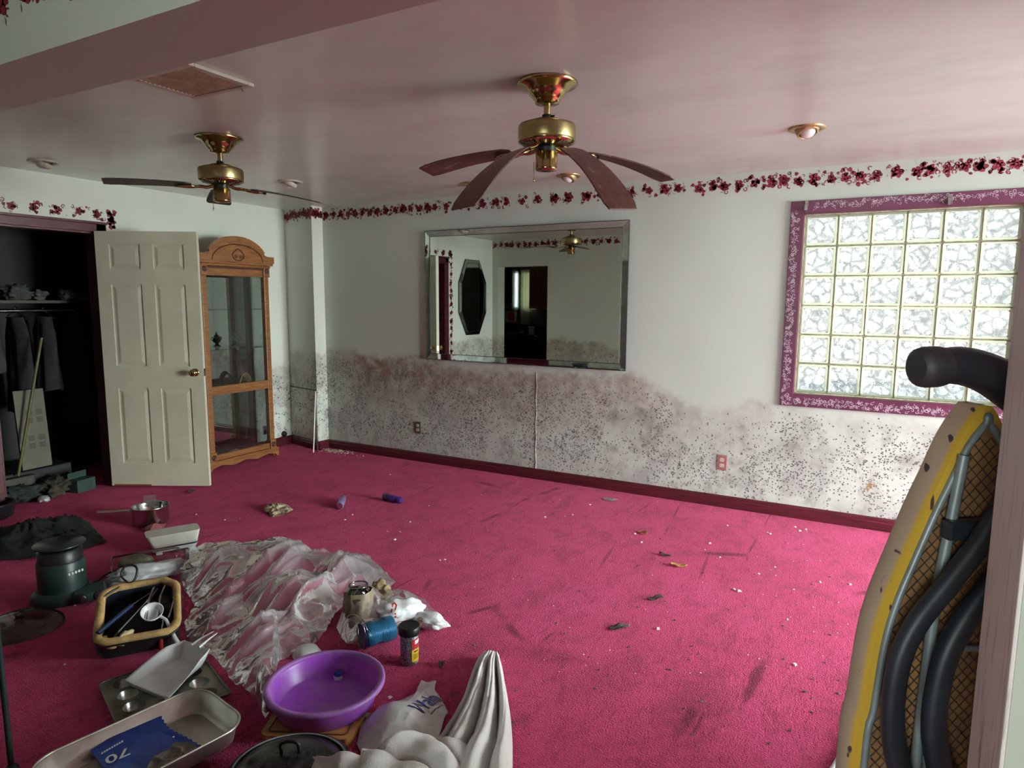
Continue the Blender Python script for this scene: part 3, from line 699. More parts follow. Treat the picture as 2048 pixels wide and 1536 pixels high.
# ------------------------------------------------------------------ wall mirror
MX0, MX1, MZ0, MZ1 = -3.6445, -1.7004, .9918, 2.1516
mw_, mh_ = MX1-MX0, MZ1-MZ0
mir = thing('wall_mirror', 'large rectangular wall mirror with a narrow mirrored border', 'mirror', ((MX0+MX1)/2, D-.036, (MZ0+MZ1)/2), (0, 0, -.016))
MB().box((-mw_/2+.004, .004, -mh_/2+.004), (mw_/2-.004, .016, mh_/2-.004)).build('backing', M['mirror_edge'], mir)
fr = .052
MB().add([(-mw_/2+fr, 0, -mh_/2+fr), (mw_/2-fr, 0, -mh_/2+fr), (mw_/2-fr, 0, mh_/2-fr), (-mw_/2+fr, 0, mh_/2-fr)], [(0, 1, 2, 3)]).build('glass', M['mirror'], mir)
co = [(-mw_/2, -mh_/2), (mw_/2, -mh_/2), (mw_/2, mh_/2), (-mw_/2, mh_/2)]; ci = [(x-math.copysign(fr, x), z-math.copysign(fr, z)) for x, z in co]
for i in range(4):
    j = (i+1) % 4; g = .0025
    a, c, d_, e = co[i], co[j], ci[j], ci[i]
    MB().add([(a[0], .008, a[1]), (c[0], .008, c[1]), (d_[0], -.004, d_[1]), (e[0], -.004, e[1]), (a[0]*.9985, -.001, a[1]*.9985), (c[0]*.9985, -.001, c[1]*.9985)],
             [(4, 5, 2, 3), (0, 1, 5, 4)]).build('bevelled_strip', M['mirror_strip'], mir)
    MB().tube([(e[0], -.0035, e[1]), (d_[0], -.0035, d_[1])], .0022, 5).build('strip_joint', M['mirror_edge'], mir)
    MB().tube([(a[0], -.001, a[1]), (c[0], -.001, c[1])], .0028, 5).build('outer_edge', M['mirror_edge'], mir)
    MB().tube([(a[0], 0, a[1]), (e[0], -.004, e[1])], .0018, 5).build('mitre', M['mirror_edge'], mir)
for x in (-.55, .1, .55): MB().box((x-.012, -.006, -mh_/2-.004), (x+.012, .004, -mh_/2+.008)).build('clip', M['chrome'], mir)
# octagonal mirror on the closet wall (seen in the big mirror)
om = thing('octagonal_mirror', 'tall octagonal mirror near the closet, seen reflected in the large mirror', 'mirror', (XL+.004, 1.615, 1.565))
po = [(.19, .55), (.36, .22), (.36, -.22), (.17, -.55), (-.17, -.55), (-.36, -.22), (-.36, .22), (-.17, .55)]; pi_ = [(y*.84, z*.91) for y, z in po]
MB().ext([(z_, -y_) for y_, z_ in po], 0, .012, M=RY(PI/2) @ RZ(0) @ Matrix(((-1, 0, 0, 0), (0, -1, 0, 0), (0, 0, 1, 0), (0, 0, 0, 1)))).build('backing', M['mirror_edge'], om)
MB().add([(.016, y, z) for y, z in pi_], [tuple(reversed(range(8)))]).build('glass', M['mirror'], om)
for i in range(8):
    j = (i+1) % 8; a, c, d_, e = po[i], po[j], pi_[j], pi_[i]
    MB().add([(.013, *a), (.013, *c), (.020, *d_), (.020, *e)], [(0, 3, 2, 1)]).build('bevelled_strip', M['mirror_strip'], om)
    MB().tube([(.019, *e), (.019, *d_)], .003, 5).tube([(.013, *a), (.013, *c)], .003, 5).build('strip_joint', M['mirror_edge'], om)

# ------------------------------------------------------------------ curio cabinet
cu = thing('curio_cabinet', 'oak curio cabinet with arched carved top and mirrored back', 'cabinet', (XL+.012, 4.12, 0))
W_, DP = .36, .285
for y in (-W_+.026, W_-.026):
    MB().box((DP-.05, y-.026, .10), (DP, y+.026, 1.80)).build('front_post', M['oak'], cu, bevel=.004)
    for z0, z1 in ((.075, .165), (1.735, 1.845)):
        rb = MB().box((DP-.056, y-.034, z0), (DP+.012, y+.034, z1)).build('corner_block', M['oak'], cu, bevel=.004)
        MB().lathe([(.024, 0), (.025, .004), (.019, .006), (.016, .002), (.009, .002), (.006, .007), (.001, .008)], 20, M=T(DP+.012, y, (z0+z1)/2) @ RY(PI/2)).build('rosette', M['oak_groove'], rb)
    MB().box((.0, y-.022, .10), (.035, y+.022, 1.80)).build('rear_post', M['oak_groove'], cu)
for z0, z1, nm in ((1.735, 1.82, 'top_rail'), (.675, .755, 'middle_rail'), (.085, .135, 'bottom_rail')):
    MB().box((DP-.04, -W_+.05, z0), (DP-.004, W_-.05, z1)).build(nm, M['oak'], cu, bevel=.005)
MB().box((.0, -W_, .09), (DP-.02, W_, .105)).build('floor_board', M['oak_groove'], cu)
MB().box((.0, -W_+.02, .70), (DP-.03, W_-.02, .72)).build('middle_shelf', M['oak_groove'], cu)
MB().box((0, -W_, 1.80), (DP, W_, 1.815)).build('roof_board', M['oak_groove'], cu)
MB().box((0, -W_-.015, 1.82), (DP+.018, W_+.015, 1.84)).box((0, -W_-.032, 1.84), (DP+.036, W_+.032, 1.862)).build('cornice', M['oak'], cu, bevel=.005)
pts = [(-W_-.045, 1.862), (W_+.045, 1.862), (W_+.045, 1.925), (W_-.02, 1.925)]
for i in range(1, 6): t_ = i/6; pts.append((W_-.02-.06*t_, 1.925+.028*t_*t_))
for i in range(25):
    a = dg(27)+(PI-2*dg(27))*i/24; pts.append((.335*math.cos(a)*1.0, 1.835+.235*math.sin(a)+.02))
for i in range(5, 0, -1): t_ = i/6; pts.append((-(W_-.02-.06*t_), 1.925+.028*t_*t_))
pts.append((-W_+.02, 1.925)); pts.append((-W_-.045, 1.925))
PM = Matrix(((0, 0, 1, 0), (1, 0, 0, 0), (0, 1, 0, 0), (0, 0, 0, 1)))
MB().ext(pts, DP+.0, DP+.036, M=PM).build('pediment', M['oak'], cu, bevel=.004)
b = MB(); b.tube([(DP+.036, .27*math.cos(a), 1.872+.145*math.sin(a)) for a in [PI*i/30 for i in range(31)]], .0045, 6)
b.tube([(DP+.037, .062*math.sin(2*PI*t)*(1-.55*max(0, math.cos(2*PI*t))), 1.925+.052*math.cos(2*PI*t)) for t in [i/28 for i in range(29)]], .0045, 6)
for sy in (-1, 1): b.tube([(DP+.037, sy*(.026+.018*(1-t)*math.cos(9*t)), 1.905+.018*(1-t)*math.sin(9*t)) for t in [i/16 for i in range(15)]], .0025, 5)
b.build('carving', M['oak_groove'], cu)
base = [(-W_-.03, .0)]
for i in range(41):
    y = -W_-.03+(2*W_+.06)*i/40; q_ = abs(y)/(W_+.03)
    z = .0 if q_ > .9 else (.018+.022*math.sin((1-q_)*PI*1.5)**2)
    base.append((y, z))
base += [(W_+.03, 0), (W_+.03, .085), (-W_-.03, .085)]
MB().ext(base, DP-.012, DP+.018, M=PM).build('base_apron', M['oak'], cu, bevel=.003)
for s_ in (-1, 1): MB().box((0, s_*W_-.012, 0), (DP-.01, s_*W_+.012, .085)).build('base_side', M['oak'], cu)
MB().add([(.012, -W_+.03, .105), (.012, W_-.03, .105), (.012, W_-.03, 1.80), (.012, -W_+.03, 1.80)], [(0, 1, 2, 3)]).build('mirror_back', M['mirror'], cu)
MB().box((0, -W_+.02, .1), (.008, W_-.02, 1.80)).build('back_board', M['oak_groove'], cu)
for s_ in (-1, 1):
    MB().box((.035, s_*(W_-.012)-.002, .105), (DP-.05, s_*(W_-.012)+.002, 1.80)).build('side_glass', M['glass'], cu)
for z0, z1 in ((.135, .675), (.755, 1.735)): MB().box((DP-.026, -W_+.05, z0), (DP-.022, W_-.05, z1)).build('door_glass', M['glass'], cu)
for z in (1.435, 1.075): MB().box((.02, -W_+.03, z-.004), (DP-.045, W_-.03, z+.004)).build('glass_shelf', M['shelf_glass'], cu, bevel=.001)
M['bronze'] = pm('patinated_bronze', (.06, .035, .02), .4, .3, var=.6, scale=25, col2=(.09, .13, .11))
fg = thing('lidded_urn_ornament', 'small dark bronze urn figurine on the glass shelf of the cabinet', 'figurine', (XL+.16, 4.19, 1.079))
MB().lathe([(.035, 0), (.037, .008), (.018, .016), (.016, .03), (.036, .046), (.042, .066), (.034, .082), (.022, .09)], 20).build('body', M['bronze'], fg)
MB().lathe([(.026, .09), (.024, .1), (.012, .112), (.007, .12), (.011, .128), (.002, .138)], 16).build('lid', M['bronze'], fg)
for s_ in (-1, 1): MB().tube(spline([(0, s_*.038, .055), (0, s_*.056, .07), (0, s_*.05, .088), (0, s_*.032, .083)], 4), .004, 6).build('handle', M['bronze'], fg)
fo = thing('twisted_rope_ornament', 'tan looped rope ornament on the wooden middle shelf of the cabinet', 'ornament', (XL+.15, 4.27, .72))
M['rope'] = pm('tan_sisal', (.30, .19, .09), .8, var=.3, scale=40)
for q_ in range(4): MB().tube([(-.02+.014*q_, (.05+.004*q_)*math.cos(a), .006+(.085+.006*q_)*math.sin(a)) for a in [PI*i/16 for i in range(17)]], .006, 8).build('loop', M['rope'], fo)
tag(MB().box((-.03, -.05, 0), (.03, .05, .012)).build('paper_slip', M['white_pl'], loc=(XL+.2, 4.1, .105), rot=(0, 0, .3)), 'pale folded card lying on the bottom of the curio cabinet', 'card')

# ------------------------------------------------------------------ wall fittings
def outlet(px_, py_, label, plate, sock):
    p = hit(px_, py_, 1, D); t = thing('wall_outlet', label, 'outlet', (p.x, D, p.z))
    MB().box((-.036, -.006, -.058), (.036, 0, .058)).build('cover_plate', plate, t, bevel=.003)
    for z in (-.022, .022):
        so = MB().ext(rrect(.033, .028, .011), 0, .0025, M=T(0, -.006, z) @ RX(PI/2)).build('socket', sock, t)
        MB().box((-.008, -.0092, z-.004), (-.006, -.0084, z+.006)).box((.006, -.0092, z-.004), (.008, -.0084, z+.005)).lathe([(.0022, 0), (.0022, .0008)], 8, M=T(0, -.0084, z-.009) @ RX(PI/2)).build('slots', M['black'], so)
    MB().lathe([(.003, 0), (.0025, .0015)], 10, M=T(0, -.006, 0) @ RX(PI/2)).build('screw', M['chrome'], t)
M['rose_pl'] = pm('dusty_rose_plate', (.33, .13, .13), .5, var=.12); M['dim_pl'] = pm('grimy_brown_plate', (.10, .08, .06), .6, var=.4, scale=30)
outlet(1444, 925, 'dusty-rose duplex outlet plate low on the mildewed wall under the window', M['rose_pl'], M['ivory'])
outlet(836, 855, 'grimy brown duplex outlet on the mildewed wall below the mirror', M['dim_pl'], M['ivory'])
p = hit(567, 874, 0, XL)
o = MB().lathe([(.03, 0), (.03, .012), (.022, .03), (.012, .034)], 16, M=RY(PI/2)).tube(spline([(.03, 0, 0), (.05, -.02, -.02), (.03, -.04, -.03)], 4), .006, 6).build('cable_plug', M['black'], loc=(XL, 4.86, .12))
tag(o, 'black round cable plug on the wall between cabinet and corner', 'plug')
o = MB().box((0, -.028, -.045), (.004, .028, .045)).lathe([(.013, .004), (.011, .014)], 12, M=RY(PI/2)).build('jack_plate', M['black'], loc=(XL, 4.62, .2), bevel=.002)
tag(o, 'black jack plate on the wall just right of the cabinet', 'jack plate')
a_, c_ = CM @ Vector((CL-.01, -.008, .61)), F(627, 905, .0)
o = MB().tube([a_, (a_*.6+c_*.4)+Vector((0.004, -.004, 0)), c_], .006, 6, flat=.5).build('trim_strip', M['white_pl'])
tag(o, 'thin white strip leaning from the access panel to the floor', 'strip')

# crumbled plaster at the corner
def chips(name, pts, zs, mat, seed, label, cat):
    q = random.Random(seed); b = MB()
    for x, y, r in pts:
        n = q.randint(4, 6); a0 = q.uniform(0, 6); P = [(x+r*q.uniform(.5, 1)*math.cos(a0+2*PI*i/n), y+r*q.uniform(.5, 1)*math.sin(a0+2*PI*i/n)) for i in range(n)]
        h_ = q.uniform(.25, .6)*r; z0 = q.uniform(0, .003)
        b.add([(px_, py_, z0) for px_, py_ in P]+[(x+(px_-x)*.8, y+(py_-y)*.8, z0+h_) for px_, py_ in P], [tuple(range(n, 2*n))]+[(i, (i+1) % n, n+(i+1) % n, n+i) for i in range(n)])
    o = b.build(name, mat); tag(o, label, cat, kind='stuff'); return o
q = random.Random(31)
cp = F(672, 903)
M['plaster'] = pm('crumbled_plaster', (.50, .42, .34), .9, var=.3, scale=60)
chips('plaster_crumbs', [(cp.x+q.gauss(0, .12), min(D-.03, cp.y+q.gauss(0, .04)), q.uniform(.004, .012)) for _ in range(160)], 0, M['plaster'], 2, 'crumbled plaster bits on the carpet in the corner', 'debris')
M['paint_chip'] = pm('white_paint_chip', (.78, .75, .72), .7, var=.1)
cps = []
for px_, py_ in ((1035, 965), (1120, 1000), (1130, 1033), (1145, 1030), (1180, 1010), (858, 1012), (962, 990), (1090, 1035), (1270, 1068), (1283, 1085), (1410, 1100), (1440, 1115), (1455, 1052), (1478, 1183), (1468, 1180), (1480, 1184), (1550, 1135), (1588, 1180), (1518, 1148), (1535, 1065), (1540, 1068), (1600, 1062), (1612, 1060), (1590, 1055), (1316, 1259), (1420, 1088), (890, 1120), (880, 1121), (775, 1063), (800, 1064), (790, 1080), (1640, 1165), (1700, 1170), (780, 950), (690, 1040), (705, 1030), (820, 1045), (480, 1038), (392, 1029), (450, 1040), (1230, 950), (1500, 1010), (1398, 1007), (130, 1330), (105, 1228), (150, 1212), (850, 1245), (1575, 1240), (1590, 1330), (780, 1395)):
    p = F(px_, py_); cps.append((p.x, p.y, q.uniform(.006, .014)))
for _ in range(120): p = F(q.uniform(700, 1700), q.uniform(1000, 1350)); cps.append((p.x, p.y, q.uniform(.002, .005)))
cps = [c for c in cps if c[1] < D-.03 and (c[0], c[1]) != (0, 0)]
chips('paint_chips', cps, 0, M['paint_chip'], 3, 'white paint chips scattered over the magenta carpet', 'debris')
chips('carpet_grit', [(F(q.uniform(600, 1700), q.uniform(990, 1500)).x, 0, 0) for _ in range(0)] + [(p.x, p.y, q.uniform(.003, .009)) for p in [F(q.uniform(560, 1680), q.uniform(1000, 1500)) for _ in range(150)] if p.y < D-.05], 0, M['dim_pl'], 5, 'dark grit scattered over the magenta carpet', 'debris')

# ------------------------------------------------------------------ things on the floor
def VR(px_): return -(YAW+math.atan((px_-1024)/FPX))      # turn that squares a thing to the line of sight
def resample(poly, n):
    P = [Vector((p[0], p[1], 0)) for p in poly]; L = []
    for i in range(len(P)): L.append((P[(i+1) % len(P)]-P[i]).length)
    tot = sum(L); out = []; i = 0; acc = 0
    for k_ in range(n):
        d = tot*k_/n
        while acc+L[i] < d: acc += L[i]; i += 1
        t = (d-acc)/L[i]; out.append(P[i].lerp(P[(i+1) % len(P)], t))
    return out
def heap(b, pxpoly, hf, ns=96, nr=26, zedge=0., amp=.02, cs=14., seed=0., c=None, mi=0, lift=.004, edge=.012, an=1., dirn=0.):
    """crumpled sheet inside an outline given at photo positions on the floor"""
    pts = [F(*p, zedge) for p in pxpoly]; ring = resample(pts, ns)
    cen = c if c is not None else sum(ring, Vector())/ns; cen = Vector((cen[0], cen[1], 0))
    vs = []; fs = []
    for i in range(nr+1):
        t = (i/nr)
        for p in ring:
            q_ = cen.lerp(p, t)
            x = q_.x+.012*nz(q_.x*9, q_.y*9, seed); y = q_.y+.012*nz(q_.x*9, q_.y*9, seed+7)
            h_ = hf(x, y, t)*(1-t**3)
            xa = x*math.cos(dirn)+y*math.sin(dirn); ya = (-x*math.sin(dirn)+y*math.cos(dirn))*an
            cr = crease(xa, ya, cs, seed)-.25; cr2 = crease(xa, ya, cs*2.3, seed+3)-.25
            f_ = (1-t**6)
            z = lift+h_+amp*f_*(cr*1.3+cr2*.4+nz(xa, ya, seed, cs*.6)*1.1)+edge*(1-f_)*(.5+nz(x, y, seed+1, 22))
            vs.append((x, y, max(.003, z)))
    for i in range(nr):
        for j in range(ns):
            j2 = (j+1) % ns; fs.append((i*ns+j, (i+1)*ns+j, (i+1)*ns+j2, i*ns+j2))
    b.add(vs, fs, mi, True); return cen
def gauss(bumps):
    def f(x, y, t):
        z = 0
        for (bx, by), h_, s_ in bumps: z = max(z, h_*math.exp(-((x-bx)**2+(y-by)**2)/(2*s_*s_)))
        return z
    return f
def fp(px_, py_): p = F(px_, py_); return (p.x, p.y)
def blob(b, c, rx, ry, rz, rot=0, amp=.15, s=9, seed=0., sub=4, flat=0., mi=0, cre=.12):
    bm = bmesh.new(); bmesh.ops.create_icosphere(bm, subdivisions=sub, radius=1.)
    Mx = T(*c) @ RZ(rot)
    vs = []
    for v_ in bm.verts:
        p = v_.co; k_ = 1+amp*nz(p.x*1.7, p.y*1.7, p.z*1.7+seed)*1.6-cre*(1-abs(nz(p.x*3+seed, p.y*3, p.z*3)*2))*.5+cre*(crease(p.x+p.z*.7, p.y, 2.6, p.z*2+seed)-.3)
        q_ = Vector((p.x*rx*k_, p.y*ry*k_, rz+p.z*rz*k_)); q_.z = max(flat, q_.z)
        vs.append(tuple(q_))
    b.add(vs, [tuple(v_.index for v_ in f.verts) for f in bm.faces], mi, True, Mx); bm.free(); return b

# saucepan
p = F(286, 1053); t = thing('saucepan', 'stainless steel saucepan with long handle on the dark carpet', 'saucepan', (p.x-.03, p.y+.08, 0), (0, 0, VR(298)))
MB().lathe([(.098, 0), (.108, .006), (.112, .02), (.112, .115), (.118, .122), (.114, .123), (.108, .112), (.107, .012), (.09, .008)], 48, cap0=True, cap1=True).build('pot', M['chrome'], t)
MB().tube(spline([(-.11, 0, .098), (-.15, -.004, .106), (-.22, -.006, .112), (-.315, -.01, .122)], 5), [.010]*5+[.008]*6+[.011]*5, 8, flat=.5).build('handle', M['chrome'], t)
M['soup'] = pm('dull_green_residue', (.16, .17, .09), .5, var=.4, scale=20)
MB().lathe([(.105, .06), (.001, .061)], 32, cap0=False, cap1=False).build('residue', M['soup'], t)
MB().add([(-.04, .1, .09), (.035, .09, .09), (.035, .105, .165), (-.04, .113, .165)], [(0, 1, 2, 3)]).build('paper_tag', M['film2'], t, solid=.001)
# contact grill
p = F(325, 1108); t = thing('contact_grill', 'white countertop grill with dark seam, closed, near the saucepan', 'grill', (p.x-.02, p.y+.09, 0), (0, 0, VR(322)+.10)); t.scale = (.88, .88, .8)
M['cream_pl'] = pm('yellowed_white_plastic', (.62, .60, .52), .35, var=.1, scale=6)
def slab(b, w0, d0, w1, d1, z0, z1, r, yo0=0, yo1=0, mi=0, sm=False):
    A = rrect(w0, d0, r); B = rrect(w1, d1, r); n = len(A)
    vs = [(x, y+yo0, z0) for x, y in A]+[(x, y+yo1, z1) for x, y in B]
    b.add(vs, [tuple(reversed(range(n))), tuple(range(n, 2*n))], mi); b.add(vs, [(i, (i+1) % n, n+(i+1) % n, n+i) for i in range(n)], mi, True); return b
slab(MB(), .27, .17, .29, .20, .022, .052, .03).build('base', M['white_pl'], t, bevel=.004)
slab(MB(), .288, .198, .288, .198, .052, .064, .03).build('seam', M['dkmetal'], t)
slab(slab(MB(), .29, .20, .29, .22, .064, .085, .03), .29, .22, .34, .16, .085, .135, .03, 0, .035).build('lid', M['cream_pl'], t, bevel=.006)
for x, y in ((-.10, -.06), (.10, -.06), (-.10, .06), (.10, .06)): MB().box((x-.02, y-.02, 0), (x+.02, y+.02, .024)).build('foot', M['white_pl'], t, bevel=.003)
MB().lathe([(.006, 0), (.004, .003)], 10, M=T(-.09, .04, .132)).build('indicator', M['black'], t)
# pink cloth scrap behind the grill
b = MB(); heap(b, [(283, 1062), (300, 1052), (330, 1050), (330, 1062), (300, 1068)], gauss([(fp(305, 1058), .03, .06)]), 40, 10, amp=.01, seed=4); tag(b.build('cloth_scrap', pm('dusty_pink_cloth', (.32, .10, .10), .9, var=.3, scale=30), solid=.003), 'dusty pink cloth scrap behind the countertop grill', 'cloth')
# clear plastic bottle lying down with cloth in it
p = F(295, 1150); t = thing('clear_bottle', 'clear plastic cylinder lying on its side, beige rag inside one end', 'bottle', (p.x-.05, p.y+.05, .058), (0, PI/2, VR(295)+.0))
MB().lathe([(.001, -.19), (.05, -.19), (.056, -.18), (.056, .12), (.05, .15), (.03, .165), (.03, .185)], 32, cap0=False, cap1=False).build('shell', M['glass'], t)
b = MB(); blob(b, (0, 0, -.16), .048, .048, .09, amp=.1, seed=2, sub=3, flat=-1); b.build('rag', pm('beige_rag', (.36, .33, .22), .9, var=.3, scale=25), t)
MB().lathe([(.032, .183), (.032, .2)], 24).build('cap', M['grey_pl'], t)
# white plastic bag behind the tool bag
b = MB(); c_ = F(275, 1172); blob(b, (c_.x, c_.y+.04, 0), .19, .09, .055, VR(275)+.18, amp=.2, seed=8, cre=.2); tag(b.build('plastic_bag', pm('thin_white_polythene', (.55, .56, .57), .4, var=.12, scale=12)), 'limp greyish-white plastic bag behind the tan-rimmed utensil bag', 'bag')
# utensil bag with tan foam rim, tipped towards the camera
p = F(280, 1262); ub = thing('utensil_bag', 'black bag with torn tan foam rim, tipped open and full of utensils', 'bag', (-2.723, 1.600, 0), (0, 0, .957))
M['tan_foam'] = pm('tan_foam', (.52, .33, .13), .85, var=.3, scale=18, bump=.3, bscale=40); M['navy'] = pm('dark_navy_lining', (.012, .016, .026), .6, var=.4)
TB = T(0, 0, .003) @ RX(dg(21))                       # bag frame: local z is its depth, opening towards the camera
bw_, bh_ = .32, .335
rim = rrect(bw_, bh_, .06, 6); n_ = len(rim)
def lp(sx, sy, z, w_=0): return [((x*sx+w_*nz(x*14, y*14, z*9)), (y*sy+.17+w_*nz(x*14, y*14, 5+z*9)), z*.66) for x, y in rim]
b = MB(); R0, R1, R2, R3 = lp(1.02, 1.02, .135, .012), lp(1.0, 1.0, .0, .01), lp(.9, .9, .01), lp(.88, .88, .13, .008)
b.add(R0+R1+R2+R3, [(i, n_+i, n_+(i+1) % n_, (i+1) % n_) for i in range(n_)]+[tuple(range(n_, 2*n_))], 0, True, TB)
b.add(R2+R3, [(n_+i, i, (i+1) % n_, n_+(i+1) % n_) for i in range(n_)]+[tuple(range(n_))], 1, True, TB)
b.build('shell', [M['black'], M['navy']], ub)
b = MB(); b.tube([TB @ Vector(q_) for q_ in lp(.95, .95, .138, .014)], [.018+.006*nz(i*.9, 2) for i in range(n_)], 8, closed=True); b.build('foam_rim', M['tan_foam'], ub)
b = MB(); b.tube([TB @ Vector(q_) for q_ in lp(1.04, 1.04, .128, .012)], .006, 6, closed=True); b.build('piping', M['black'], ub)
b = MB(); b.tube([TB @ Vector(q_) for q_ in spline([(-.04, .33, .10), (-.075, .37, .13), (-.05, .40, .16), (-.01, .38, .15), (-.025, .34, .11), (-.09, .32, .10), (-.15, .27, .10)], 5)], .005, 6); b.build('drawstring', M['black'], ub)
for i_, (x, y) in enumerate(((-.13, .02), (-.10, -.012), (-.06, -.01))):
    b = MB(); blob(b, tuple(TB @ Vector((x, y+.02, .05))), .022, .03, .02, i_, amp=.3, seed=i_, sub=2, flat=-1); b.build('foam_tuft', M['tan_foam'], ub)
UM = ub.location.copy(); URZ = ub.rotation_euler.z; UW = Matrix.Translation(UM) @ RZ(URZ) @ TB
def ulab(name, b, mats, label, cat, parts=()):
    o = thing(name, label, cat, UM); 
    return o
def U(x, y, z): return UW @ Vector((x, y*1.2+.03, z*.7))
M['blue_dk'] = pm('dark_blue_plastic', (.012, .03, .09), .35, var=.3)
def utensil(name, label, cat, parts):
    base_ = parts[0][3][0]; t_ = thing(name, label, cat, base_)
    for nm, mat, kind, pts, r, fl in parts:
        MB().tube([Vector(q_)-Vector(base_) for q_ in pts], r, 8, flat=fl).build(nm, mat, t_)
    return t_
utensil('kitchen_knife', 'dark blue-handled knife lying across the left of the utensil bag', 'knife', [('handle', M['blue_dk'], 0, [U(-.15, .02, .15), U(-.03, .14, .13)], .018, .6), ('blade', M['chrome'], 0, [U(-.03, .14, .13), U(.07, .23, .10)], [.020, .006], .12)])
utensil('spatula', 'grey flat metal spatula in the middle of the utensil bag', 'spatula', [('blade', M['alum'], 0, [U(-.08, .0, .15), U(.03, .15, .13)], [.032, .022], .12), ('handle', M['black'], 0, [U(.03, .15, .13), U(.07, .22, .11)], .009, .7)])
for i_, (x0, x1, w_) in enumerate(((.03, .04, 'leftmost'), (.075, .085, 'middle'), (.12, .15, 'rightmost'))):
    utensil('fork', w_+' of the three steel forks standing in the utensil bag', 'fork', [('stem', M['chrome'], 0, [U(x0, .04, .14), U(x1, .17, .13)], .007, .6), ('head', M['chrome'], 0, [U(x1, .17, .13), U(x1+.012, .22, .12)], [.007, .017], .25)])
b = MB(); blob(b, tuple(U(.10, .2, .02)-Vector((0, 0, .04))), .07, .06, .04, .3, amp=.3, seed=12, cre=.3, flat=-1); tag(b.build('foil_ball', M['film2']), 'crumpled clear wrap stuffed in the upper right of the utensil bag', 'plastic wrap')
b = MB(); blob(b, tuple(U(-.045, .0, .13)-Vector((0, 0, .02))), .02, .03, .02, .3, amp=.3, seed=22, sub=3, flat=-1); tag(b.build('food_scrap', pm('cream_crumb', (.62, .52, .30), .8, var=.2)), 'pale cream scrap at the torn corner of the utensil bag', 'scrap')
# ladle
lc = U(.055, .075, .16); t = thing('ladle', 'white plastic ladle lying bowl-up over the edge of the utensil bag', 'ladle', lc)
lm = Matrix.Rotation(URZ, 4, 'Z') @ RX(dg(30))
MB().lathe([(.003, -.03), (.025, -.026), (.042, -.012), (.047, .004), (.044, .004), (.038, -.010), (.02, -.022), (.002, -.025)], 28, cap0=False, cap1=False, M=lm).build('bowl', M['white_pl'], t)
le = F(365, 1300, .02)-lc
MB().tube([lm @ Vector((.03, -.03, 0)), lm @ Vector((.055, -.055, .0)), le*.75+Vector((0, 0, .01)), le], [.007, .007, .010, .009], 8, flat=.5).build('handle', M['white_pl'], t)
ra, rb_ = U(.09, -.0, .14), F(322, 1298, .015)
utensil('red_handled_tool', 'red-handled kitchen tool leaning out of the utensil bag beneath the ladle', 'utensil', [('handle', pm('glossy_red_plastic', (.42, .02, .02), .3, var=.2), 0, [rb_, rb_*.4+ra*.6], [.012, .010], .8), ('shaft', M['chrome'], 0, [rb_*.4+ra*.6, U(.10, .06, .12)], .005, 1)])
# green cylindrical heater
p = F(100, 1210); t = thing('camp_stove', 'dark green cylindrical appliance with round black lid and two dials', 'appliance', (p.x-.03, p.y+.08, 0), (0, 0, VR(100)))
M['dk_green'] = pm('dark_green_enamel', (.018, .040, .036), .38, var=.3, scale=6)
MB().lathe([(.128, 0), (.134, .01), (.128, .04), (.108, .06)], 40, sx=1.08).build('base', M['dk_green'], t)
MB().lathe([(.107, .055), (.107, .20), (.103, .208)], 40).build('body', M['dk_green'], t)
MB().lathe([(.099, .205), (.099, .262), (.09, .27)], 40).build('burner', M['black'], t)
MB().lathe([(.03, .265), (.111, .285), (.116, .291), (.111, .297), (.02, .299)], 40).build('lid', M['dkmetal'], t)
MB().box((-.01, -.006, .299), (.01, .006, .303)).build('lid_bolt', M['chrome'], t)
MB().box((.04, -.17, .012), (.19, -.02, .06)).build('control_box', M['dk_green'], t, bevel=.015, seg=3)
for x, y in ((.075, -.168), (.15, -.163)):
    d_ = MB().lathe([(.026, 0), (.026, .008), (.018, .014), (.004, .015)], 20, M=T(x, y, .038) @ RX(PI/2)).build('dial', M['black'], t)
    MB().box((x-.003, y-.017, .024), (x+.003, y-.012, .052)).build('dial_mark', M['chrome'], d_)
for i_ in range(5): MB().box((.028+.014*i_, -.1045+.012*i_*.0, .148+.003*i_), (.037+.014*i_, -.1035+.0, .160+.003*i_), M=RZ(0)).build('lettering', M['white_pl'], t)
MB().tube(spline([(.1, .06, .02), (.15, .12, .006), (.20, .20, .006), (.26, .24, .006)], 6), .004, 6).build('cord', M['black'], t)
# black garment heap, dark pot at the frame edge, smoky lid, pole
b = MB(); heap(b, [(-60, 1128), (-60, 1075), (0, 1062), (90, 1046), (175, 1044), (212, 1086), (170, 1100), (60, 1120)], gauss([(fp(150, 1066), .13, .13), (fp(60, 1085), .10, .2)]), 80, 20, amp=.035, cs=9, seed=9); tag(b.build('black_garment', pm('black_cloth', (.010, .013, .013), .85, var=.4, scale=12)), 'heap of black cloth on the carpet at the left edge behind the green appliance', 'garment')
p = F(-8, 1040); t = thing('black_pot', 'round black pot cut by the left edge below the closet doorway', 'pot', (p.x-.06, p.y, 0))
MB().lathe([(.10, 0), (.13, .02), (.14, .10), (.145, .105), (.135, .105), (.125, .02), (.05, .012)], 36).build('body', M['dkmetal'], t); MB().tube([(.137*math.cos(a), .137*math.sin(a), .108) for a in [2*PI*i/32 for i in range(32)]], .006, 6, closed=True).build('rim', M['black'], t)
p = F(22, 1275); t = thing('smoky_lid', 'smoky clear plastic lid lying on the carpet by the left edge', 'lid', (p.x-.05, p.y+.06, 0), (dg(6), 0, VR(22)))
